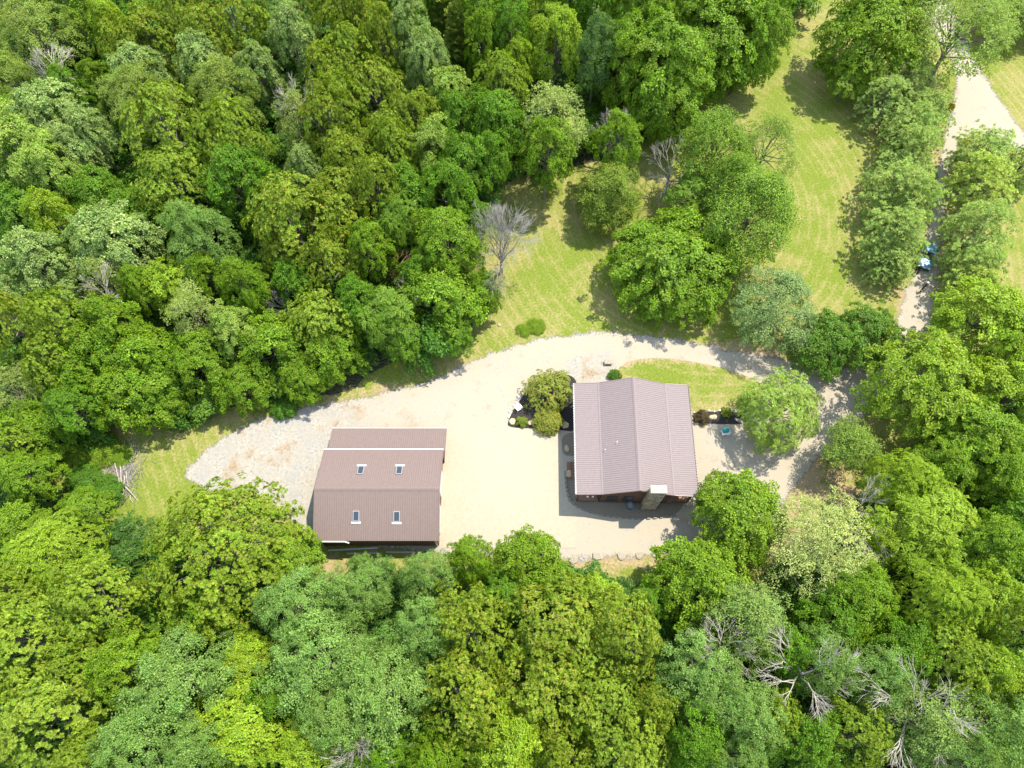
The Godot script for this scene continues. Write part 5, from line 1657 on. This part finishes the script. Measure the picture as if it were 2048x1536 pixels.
	["oak", -26.74, -48.7, 2.38, 11.2, "golden-tipped olive oak, three tenths across and three tenths down, fourth of its kind there", "trees of the wood"],
	["mid", -38.36, -52.48, 2.02, 10.9, "small deep green leafy tree, two tenths across and three tenths down the photo", "trees of the wood"],
	["wall", 19.98, -76.99, 5.22, 17, "tall bright green tree at the wood edge by the upper lawn", "trees of the wood"],
	["bright", 18.16, -82.22, 3.46, 15.7, "bright green leafy tree, six tenths across and no tenths down, eastern of its kind there", "trees of the wood"],
	["wall", 27.29, -82.25, 5.75, 17, "big tall leafy wood-edge tree, seven tenths across and one tenth down the photo", "trees of the wood"],
	["wall", 32.09, -82.9, 4.05, 16, "dark green tree on the corner of the wood by the upper lawn", "trees of the wood"],
	["wall", 35.23, -89.28, 3.05, 16, "tall leafy wood-edge tree, seven tenths across and no tenths down the photo", "trees of the wood"],
	["bright", 23.87, -86.31, 3.78, 15.5, "bright green leafy tree, seven tenths across and no tenths down the photo", "trees of the wood"],
	["wall", 20.65, -72.81, 3.66, 13, "tall leafy wood-edge tree, seven tenths across and one tenth down the photo", "trees of the wood"],
	["mid", 29.65, -88.14, 3.83, 17.6, "deep green leafy tree, seven tenths across and no tenths down the photo", "trees of the wood"],
	["maple", 18.87, -49.59, 6.99, 8.5, "large dense round maple standing alone on the mown lawn", ""],
	["thin", 28.19, -53.31, 4.89, 14, "tall open-crowned tree on the lawn behind the round maple", ""],
	["wisp", 31.59, -64.6, 4.12, 12, "thin wispy tree leaning out over the mown lawn", ""],
	["thin", 25.26, -64.17, 4.09, 13, "loose green tree beside the brownish thicket on the lawn", ""],
	["thin", 27.09, -59.01, 3.4, 12, "dark-limbed loose tree in the middle of the lawn group", ""],
	["fern", 22.25, -59.58, 2.58, 7.5, "low feathery green tree just behind the round maple", "trees of the wood"],
	["cedar", 30.04, -43.02, 4.6, 9, "round grey-green tree on the lawn edge by the gravel bend", ""],
	["hazel", 36.51, -39.19, 3.79, 6, "spreading dark green tree at the gravel bend, nearer half of the clump", ""],
	["hazel", 41.25, -40.37, 3.58, 6, "spreading dark green tree at the gravel bend, half nearest the driveway", ""],
	["maple2", 49.21, -85.11, 5.79, 13, "big maple with its shadow on the upper lawn by the driveway", ""],
	["gold", 47.17, -89.41, 2.86, 14.0, "yellow-green tree behind the big maple at the top of the lawn", "trees of the wood"],
	["wisp", 60.43, -83.8, 6.98, 15, "tall airy tree overhanging the driveway fork", ""],
	["thin", 73.92, -95.22, 4.89, 6, "tree in the corner beyond the driveway fork", ""],
	["bright", 53.77, -89.82, 3.65, 15.6, "green tree at the top between maple and airy tree", "trees of the wood"],
	["maple2", 84.72, -97.47, 5.81, 13, "shade tree reaching in over the far lawn corner", ""],
	["bright", 46.95, -81.26, 2.87, 6.3, "low leafy tree under the big maple", "trees of the wood"],
	["pine", 51.2, -77.09, 3.03, 8, "white pine at the top outer side of the hedge row by the lawn", "pines lining the driveway"],
	["pine", 56.35, -74.58, 2.93, 8, "white pine beside the yellow bush at the driveway fork", "pines lining the driveway"],
	["pine", 53.09, -71.65, 2.88, 8.5, "small white pine second from the fork in the lawn-side row", "pines lining the driveway"],
	["pine", 52.15, -67.07, 3.21, 9, "white pine third from the fork in the lawn-side row", "pines lining the driveway"],
	["pine", 48.89, -61.37, 3.56, 9.5, "broad white pine in the middle of the lawn-side row", "pines lining the driveway"],
	["pine", 50.42, -58.35, 2.58, 9, "white pine against the driveway in the lawn-side row", "pines lining the driveway"],
	["pine", 47.09, -53.72, 3.32, 9, "white pine beside the parked car, next to last of its row", "pines lining the driveway"],
	["pine", 46.45, -50.9, 2.51, 6.5, "last white pine of the lawn-side row, nearest the house", "pines lining the driveway"],
	["pine", 62.01, -67.46, 3.36, 8, "white pine beside the fork at the head of the outer row", "pines lining the driveway"],
	["pine_lime", 59.4, -61.86, 3.57, 9.5, "yellowish white pine second in the outer row", "pines lining the driveway"],
	["pine", 56.92, -54.16, 3.56, 10, "bluish white pine in the middle of the outer row", "pines lining the driveway"],
	["pine", 55.24, -49.44, 2.77, 9, "white pine opposite the two walkers", "pines lining the driveway"],
	["pine_lime", 54.49, -45.88, 2.61, 8, "last pine of the outer row, beside the lime maples", "pines lining the driveway"],
	["pine", 55.72, -80.43, 3.0, 8, "white pine under the airy tree by the fork", "pines lining the driveway"],
	["pine", 66.41, -65.54, 2.54, 9, "dark pine behind the head of the outer row", "pines lining the driveway"],
	["lime", 50.75, -39.39, 4.33, 12.9, "lime yellow maple below the outer pine row", "trees of the wood"],
	["lime", 53.11, -36.28, 3.04, 12.4, "lime tree on the outer side of the lime maple", "trees of the wood"],
	["maple_lime", 43.43, -32.56, 5.66, 12, "large lime green maple at the driveway corner", ""],
	["bright", 46.72, -25.93, 4.2, 12.0, "big bright green leafy tree, nine tenths across and six tenths down the photo", "trees of the wood"],
	["lime", 52.04, -30.95, 3.54, 11.5, "lime yellow-green tree, ten tenths across and five tenths down the photo", "trees of the wood"],
	["bright", 48.48, -23.26, 3.0, 10.8, "bright green leafy tree, ten tenths across and six tenths down the photo", "trees of the wood"],
	["bright", 43.38, -23.16, 2.76, 10.2, "bright green leafy tree, nine tenths across and six tenths down the photo", "trees of the wood"],
	["cedar_open", 35.19, -26.39, 2.64, 7, "small many-stemmed tree on the brown bank by the gravel", ""],
	["larch", 28.95, -30.24, 4.21, 8, "feathery larch-like tree beside the house on the gravel", ""],
	["maple2", 22.81, -18.87, 4.12, 9, "round dense tree beside the southeast corner of the house", ""],
	["maple2", 18.07, -12.01, 4.11, 10, "round dense tree below the row of boulders", ""],
	["blond", 29.53, -15.42, 4.89, 11, "pale blond thinly leaved tree over bare soil", ""],
	["fern_lime", 38.88, -21.28, 3.18, 11.0, "feathery yellow-green tree, nine tenths across and six tenths down the photo", "trees of the wood"],
	["fern_lime", 39.72, -17.2, 4.97, 11.2, "wide feathery yellow-green crown right of the pale blond tree", "trees of the wood"],
	["bright", 44.47, -15.28, 3.22, 12.6, "bright green leafy tree, ten tenths across and seven tenths down the photo", "trees of the wood"],
	["mid", 48.97, -17.85, 2.56, 11.1, "deep green leafy tree, ten tenths across and seven tenths down the photo", "trees of the wood"],
	["bright", 32.14, -10.44, 3.03, 11.8, "bright green leafy tree, eight tenths across and eight tenths down the photo", "trees of the wood"],
	["mid", 28.97, -8.62, 2.61, 10.3, "deep green leafy tree, eight tenths across and eight tenths down, eastern of its kind there", "trees of the wood"],
	["fern_lime", 39.05, -10.35, 3.69, 12.6, "big feathery yellow-green tree, nine tenths across and eight tenths down the photo", "trees of the wood"],
	["lime", 43.03, -10.22, 2.51, 12.0, "lime yellow-green tree, ten tenths across and eight tenths down the photo", "trees of the wood"],
	["gold", 44.85, -8.38, 2.62, 13.1, "yellow-green spreading tree, ten tenths across and eight tenths down the photo", "trees of the wood"],
	["gold", 38.66, -4.6, 3.38, 13.0, "yellow-green spreading tree, nine tenths across and nine tenths down the photo", "trees of the wood"],
	["mid", 34.98, -5.95, 2.63, 11.0, "deep green leafy tree, nine tenths across and eight tenths down the photo", "trees of the wood"],
	["lime", 41.7, -2.99, 2.86, 13.3, "lime yellow-green tree, ten tenths across and nine tenths down the photo", "trees of the wood"],
	["ash", 27.28, -4.65, 2.91, 12.0, "grey-green fine-leaved tree, eight tenths across and nine tenths down the photo", "trees of the wood"],
	["mid", 24.38, -6.0, 2.48, 10.7, "deep green leafy tree, eight tenths across and eight tenths down, western of its kind there", "trees of the wood"],
	["ash", 31.68, -3.79, 2.87, 11.9, "grey-green fine-leaved tree, nine tenths across and nine tenths down the photo", "trees of the wood"],
	["ashthin", 34.3, -0.24, 3.58, 13, "grey-green crown full of bare grey limbs near the bottom edge", "trees of the wood"],
	["ash", 40.19, 0.9, 3.3, 15.1, "big grey-green fine-leaved tree, ten tenths across and ten tenths down the photo", "trees of the wood"],
	["gold", 28.8, 0.91, 2.8, 12.8, "yellow-green spreading tree, eight tenths across and ten tenths down the photo", "trees of the wood"],
	["mid", 24.83, 1.67, 2.63, 12.1, "deep green leafy tree, eight tenths across and ten tenths down the photo", "trees of the wood"],
	["ash", 36.24, 2.38, 2.33, 14.7, "grey-green fine-leaved tree, nine tenths across and ten tenths down the photo", "trees of the wood"],
	["ashthin", 20.89, -8.03, 3.53, 12, "thin grey-green crown below the round dense tree", "trees of the wood"],
	["ash", 16.41, -3.79, 3.61, 11.7, "big grey-green fine-leaved tree, seven tenths across and nine tenths down, upper of its kind there", "trees of the wood"],
	["ash", 18.87, -1.01, 3.38, 14.0, "big grey-green fine-leaved tree, seven tenths across and nine tenths down, lower of its kind there", "trees of the wood"],
	["gold", 22.37, -0.24, 2.44, 11.8, "yellow-green spreading tree, eight tenths across and nine tenths down the photo", "trees of the wood"],
	["mid", 15.17, 0.91, 2.48, 12.9, "deep green leafy tree, seven tenths across and ten tenths down the photo", "trees of the wood"],
	["ash", 18.6, 2.59, 2.51, 11.9, "grey-green fine-leaved tree, seven tenths across and ten tenths down the photo", "trees of the wood"],
	["oak", 11.81, -1.01, 2.25, 12.2, "golden-tipped olive oak, six tenths across and nine tenths down the photo", "trees of the wood"],
	["maple2", 1.56, -14.1, 3.22, 9, "leafy tree poking up over the concrete pad edge", ""],
	["bright", 4.22, -11.43, 2.43, 7.3, "bright green tree below the boulders beside the leafy one", "trees of the wood"],
	["lime", 7.99, -10.32, 2.59, 7.7, "low lime green tree beside the mown strip under the boulders", "trees of the wood"],
	["bright", -4.31, -14.25, 2.0, 9.1, "small bright tree at the corner of the concrete pad", "trees of the wood"],
	["mid", 13.25, -10.41, 1.8, 6.6, "dark low tree in the shade below the mown strip", "trees of the wood"],
	["oak", -3.53, -7.44, 3.45, 14.3, "golden-tipped olive oak, five tenths across and eight tenths down the photo", "trees of the wood"],
	["oak", -4.01, -1.98, 3.61, 14.8, "big golden-tipped olive oak, five tenths across and nine tenths down, western of its kind there", "trees of the wood"],
	["oak", 4.26, -7.54, 4.34, 13.1, "broad golden oak crown in the middle of the lower wood", "trees of the wood"],
	["oak", 9.55, -7.04, 3.66, 14.4, "big golden-tipped olive oak, six tenths across and eight tenths down the photo", "trees of the wood"],
	["oak", 3.25, -2.37, 4.02, 14.0, "big golden-tipped olive oak, five tenths across and nine tenths down, eastern of its kind there", "trees of the wood"],
	["gold", 7.5, -1.78, 3.45, 12.6, "big yellow-green spreading tree, six tenths across and nine tenths down the photo", "trees of the wood"],
	["lime", -0.17, 1.66, 2.92, 13.1, "lime yellow-green tree, five tenths across and ten tenths down the photo", "trees of the wood"],
	["bright", -6.51, 2.48, 2.12, 12.9, "bright green leafy tree, four tenths across and ten tenths down the photo", "trees of the wood"],
	["gold", 9.38, 2.01, 3.51, 13.5, "big yellow-green spreading tree, six tenths across and ten tenths down the photo", "trees of the wood"],
	["oak", 4.43, 2.4, 2.36, 12.9, "golden-tipped olive oak, six tenths across and ten tenths down the photo", "trees of the wood"],
	["mid", -1.13, -10.5, 2.22, 8.2, "deep green leafy tree, five tenths across and eight tenths down the photo", "trees of the wood"],
	["ash", -19.59, -9.55, 3.61, 12.6, "big grey-green fine-leaved tree, three tenths across and eight tenths down the photo", "trees of the wood"],
	["ash", -14.05, -10.67, 2.71, 11.6, "grey-green tree reaching up against the back of the garage", "trees of the wood"],
	["ash", -8.18, -12.31, 2.39, 10.7, "dark grey-green tree near the garage corner and concrete", "trees of the wood"],
	["ash", -16.69, -4.56, 4.33, 13.5, "largest grey-green crown of the lower wood", "trees of the wood"],
	["ash", -10.9, -2.76, 4.2, 15.2, "big grey-green fine-leaved tree, four tenths across and nine tenths down the photo", "trees of the wood"],
	["ash", -14.08, -0.24, 3.17, 14.3, "grey-green fine-leaved tree, three tenths across and nine tenths down the photo", "trees of the wood"],
	["ash", -7.84, -7.17, 2.96, 12.9, "grey-green fine-leaved tree, four tenths across and eight tenths down the photo", "trees of the wood"],
	["ash", -14.8, -13.99, 1.19, 7.4, "narrow grey-green treetop poking up behind the garage", "trees of the wood"],
	["lime", -23.72, -4.73, 2.54, 9.7, "lime yellow-green tree, two tenths across and nine tenths down the photo", "trees of the wood"],
	["lime", -23.05, 0.14, 3.54, 11.1, "big lime yellow-green tree, two tenths across and nine tenths down the photo", "trees of the wood"],
	["lime", -16.99, 2.05, 2.62, 11.5, "lime yellow-green tree, three tenths across and ten tenths down the photo", "trees of the wood"],
	["mid", -20.55, -2.05, 2.08, 10.7, "deep green leafy tree, three tenths across and nine tenths down the photo", "trees of the wood"],
	["mid", -11.16, 2.05, 2.22, 12.3, "deep green leafy tree, four tenths across and ten tenths down the photo", "trees of the wood"],
	["bigoak", -27.61, -14.52, 7.19, 12, "huge golden-green oak beside the gravel left of the garage", ""],
	["bright", -21.18, -14.37, 2.84, 8.5, "bright green tree at the back corner of the garage", "trees of the wood"],
	["fern_lime", -43.84, -14.46, 4.12, 10.3, "big feathery yellow-green tree, one tenth across and seven tenths down the photo", "trees of the wood"],
	["bright", -48.72, -17.02, 2.85, 9.2, "bright green leafy tree, against the west side, seven tenths down the photo", "trees of the wood"],
	["bright", -43.8, -19.96, 2.22, 6.1, "low bright green tree beside the cut branch pile", "trees of the wood"],
	["gold", -42.45, -6.41, 4.47, 14.9, "big yellow-green spreading tree, against the west side, eight tenths down the photo", "trees of the wood"],
	["gold", -37.25, -9.91, 3.76, 14.5, "big yellow-green spreading tree, one tenth across and eight tenths down the photo", "trees of the wood"],
	["gold", -39.18, -0.8, 4.65, 14.1, "wide yellow-green crown low on the outer edge of the lower wood", "trees of the wood"],
	["ash", -28.28, -2.91, 4.32, 13.7, "big grey-green fine-leaved tree, two tenths across and nine tenths down the photo", "trees of the wood"],
	["ash", -30.57, 1.46, 3.6, 14.1, "big grey-green fine-leaved tree, one tenth across and ten tenths down the photo", "trees of the wood"],
	["bright", -33.3, -4.24, 2.91, 12.9, "bright green leafy tree, one tenth across and nine tenths down the photo", "trees of the wood"],
	["gold", -46.01, -11.01, 2.41, 12.1, "yellow-green spreading tree, against the west side, eight tenths down the photo", "trees of the wood"],
	["gold", -37.48, -4.6, 2.72, 13.2, "yellow-green spreading tree, one tenth across and nine tenths down the photo", "trees of the wood"],
	["mid", -29.14, -8.69, 2.63, 8.2, "deep green leafy tree, two tenths across and eight tenths down the photo", "trees of the wood"],
	["gold", -34.92, 2.38, 2.33, 12.9, "yellow-green spreading tree, one tenth across and ten tenths down the photo", "trees of the wood"],
	["ash", -26.13, 2.03, 2.76, 13.1, "grey-green fine-leaved tree, two tenths across and ten tenths down the photo", "trees of the wood"],
]
const BARE := [
	["bare_big", -1.33, -51.38, 9.0, 5.2, "bare grey tree with a fan of fine branches on the lawn"],
	["bare_small", 20.33, -63.85, 10.0, 3.8, "brownish bare thicket tree among the lawn group"],
	["bare_rust", -13.63, -48.44, 11.5, 2.4, "rusty brown dead tree at the wood edge"],
	["bare_open", 34.56, -18.38, 8.0, 4.4, "bare pale branches beside the wide feathery crown"],
	["bare_open", 25.06, -3.89, 13.5, 4.6, "pale dead tree sticking out of the lower wood"],
	["bare_open", 33.65, -0.53, 14.5, 5.2, "grey dead limbs in the thin crown near the bottom edge"],
	["bare_open", -12.58, 2.17, 14.5, 3.4, "pale dead treetop at the bottom edge of the picture"],
	["bare_open", -44.73, -42.44, 13.5, 3.0, "pale bare limbs in the thin silvery crown"],
	["bare_small", -26.4, -43.67, 12.0, 2.6, "grey bare bush top inside the wood"],
	["bare_open", -10.3, -43.98, 9.5, 3.0, "grey bare branches behind the drooping feathery tree"],
	["bare_open", -26.42, -68.76, 16.5, 3.0, "grey bare twigs beside the golden oaks"],
	["bare_open", -58.51, -74.94, 16.0, 3.4, "pale bare fork among the olive crowns"],
	["bare_open", 18.37, -5.76, 12.5, 3.4, "grey bare twigs over the thin crown below the round tree"],
	["bare_small", 13.01, -69.43, 12.0, 3.0, "grey bare brush at the wood edge behind the olive tree"],
]
const SHRUBS := [
	["large shrub with orange new tips beside the house eave", "tipped", 4.33, -34.33, 2.62, 3.4],
	["round clipped shrub at the corner of the concrete pad", "tipped", 4.06, -30.85, 1.47, 1.8],
	["small yellow-green shrub between two pale boulders", "lime", 1.13, -30.87, 0.6, 0.8],
	["small dark green ball shrub behind the house", "green", 12.03, -36.76, 0.64, 1.0],
	["reddish brown shrub between boulders at the grass island", "red", 21.57, -31.42, 0.77, 1.1],
	["low leafy green plant in the narrow bed by the larch", "lime", 24.52, -32.11, 0.57, 0.5],
	["low weedy green patch on the open lawn", "weed", 1.45, -42.97, 0.85, 0.45],
	["low weedy green patch beside its twin on the lawn", "weed", 2.91, -43.44, 1.03, 0.5],
	["yellow flowering bush under the pines at the driveway fork", "flower", 62.71, -79.35, 0.5, 0.9],
	["yellow flowering bush at the head of the outer pine row", "flower", 62.71, -72.83, 0.55, 0.9],
	["lime green bush behind the cut brush heap", "weed", -45.45, -27.11, 1.89, 1.0],
	["small lime bush touching the cut brush heap", "weed", -43.19, -26.74, 1.11, 0.8],
	["dark green bush beside the foot of the brush heap", "green", -43.67, -22.39, 1.61, 1.9],
	["low green bush in the clearing end by bare soil", "green", -46.66, -23.84, 1.85, 1.6],
	["leafy bush at the wood edge behind the brush heap", "weed", -48.37, -27.04, 1.88, 1.4],
	["low bush where the wood meets the gravel tip", "green", -26.2, -32.68, 1.37, 1.3],
]
const ROCKS := [
	["pale boulder at the tip of the dark mulch bed", 0.06, -31.04, 1.08, 0.5, 0.92, 0.3, "boulder", 0.5],
	["pale flat boulder between the two round shrubs", 2.16, -30.85, 1.03, 0.45, 0.72, 0.2, "boulder", 0.5],
	["triangular boulder half in the house shade", 6.03, -30.61, 1.14, 0.5, 1.05, 0.6, "boulder", 0.5],
	["brown boulder above the wooden steps", 6.16, -27.77, 0.56, 0.5, 0.97, 0.1, "boulder", 0.5],
	["brown boulder below the wooden steps", 6.28, -24.73, 0.83, 0.55, 1.14, 0.4, "boulder", 0.5],
	["pale boulder against the eave beside the reddish shrub", 20.7, -31.59, 0.74, 0.5, 0.92, 0.1, "boulder", 0.55],
	["pale squared boulder next to the reddish shrub", 22.98, -31.59, 1.14, 0.45, 0.72, 0.15, "boulder", 0.5],
	["long grey slab under the larch branches", 26.0, -31.1, 1.37, 0.4, 0.59, -0.5, "boulder_grey", 0.4],
	["flat tan rock at the end of the narrow bed", 25.66, -32.4, 1.09, 0.4, 0.59, -0.2, "boulder", 0.4],
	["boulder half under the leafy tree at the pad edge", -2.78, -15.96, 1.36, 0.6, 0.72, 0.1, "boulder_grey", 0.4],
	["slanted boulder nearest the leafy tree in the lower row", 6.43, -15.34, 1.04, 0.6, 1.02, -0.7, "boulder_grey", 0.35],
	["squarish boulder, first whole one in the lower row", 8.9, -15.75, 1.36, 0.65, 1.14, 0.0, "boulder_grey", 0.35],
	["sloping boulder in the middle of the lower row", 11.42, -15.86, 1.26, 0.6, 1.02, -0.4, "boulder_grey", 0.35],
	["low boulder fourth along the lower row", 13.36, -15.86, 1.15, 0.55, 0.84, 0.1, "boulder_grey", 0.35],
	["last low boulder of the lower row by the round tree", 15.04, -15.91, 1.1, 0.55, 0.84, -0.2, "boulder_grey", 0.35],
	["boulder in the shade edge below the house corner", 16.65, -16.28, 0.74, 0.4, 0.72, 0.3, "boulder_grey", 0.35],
	["small grey stone on the lawn by the maple", -1.58, -43.73, 0.55, 0.3, 0.49, 0, "boulder_grey", 0.6],
	["sunlit stone at the open porch corner", 19.14, -21.39, 0.97, 0.5, 0.87, 0.4, "boulder", 0.5],
]
const WHITE_A := [-0.51, -31.35, -0.11, -32.59, 0.46, -33.53, 1.39, -34.74, 2.22, -35.77, 3.29, -36.81]
const WHITE_B := [20.53, -32.21, 22.72, -32.28, 25.88, -32.28]
const AT_CHAIR := Vector3(0.75, 0.03, -32.53)
const AT_TEAL := Vector3(24.03, 0.0, -29.51)
const AT_BENCH := Vector3(11.38, 0.0, -38.46)
const AT_AIR := Vector3(12.69, 0.03, -21.06)
const AT_GRILL := Vector3(34.48, 0.0, -20.73)
const AT_BRUSH := Vector3(-43.04, 0.0, -24.78)
const BOARDS := [["thin white board lying in the shade behind the garage", -16.70, -16.51, 0.051, 5.19, 0], ["longer pale board lying nearest the wood behind the garage", -15.58, -16.07, 0.015, 3.46, 1], ["pale board on the ground toward the garage's pad corner", -11.66, -16.18, -0.008, 3.15, 1]]
const POLES := [["longest pale pole on the brush heap", -43.51, -27.0, -42.15, -21.95, 0.45, 0.3, 0.07], ["pole crossing the longest one at its foot", -43.78, -25.83, -42.13, -21.84, 0.5, 0.25, 0.06], ["straight pole beside the longest one", -42.34, -24.38, -42.08, -21.89, 0.5, 0.2, 0.06], ["pole slanting off the brush heap toward the oak", -42.28, -23.41, -40.46, -21.67, 0.5, 0.06, 0.065], ["short pole at the foot of the brush heap", -41.42, -22.28, -40.97, -21.5, 0.2, 0.06, 0.05], ["thin pole on the oak side of the brush heap", -42.31, -24.96, -41.8, -23.24, 0.45, 0.2, 0.045], ["pole on the far side of the brush heap", -46.32, -24.9, -45.38, -25.53, 0.3, 0.3, 0.05]]
const AT_CAR := Vector3(52.66, 0.0, -53.59)
const TURN_CAR := -0.418
var WALKERS := [["person in dark clothes and a pale cap walking beside the parked car", Vector3(50.93, 0.0, -51.23), 2.6, Color(0.02, 0.02, 0.025), Color(0.03, 0.03, 0.04), Color(0.35, 0.28, 0.18), 1.0], ["person with a white cap walking in the driveway shade", Vector3(51.0, 0.0, -48.69), 2.8, Color(0.06, 0.065, 0.075), Color(0.03, 0.03, 0.035), Color(0.4, 0.3, 0.2), -1.0]]
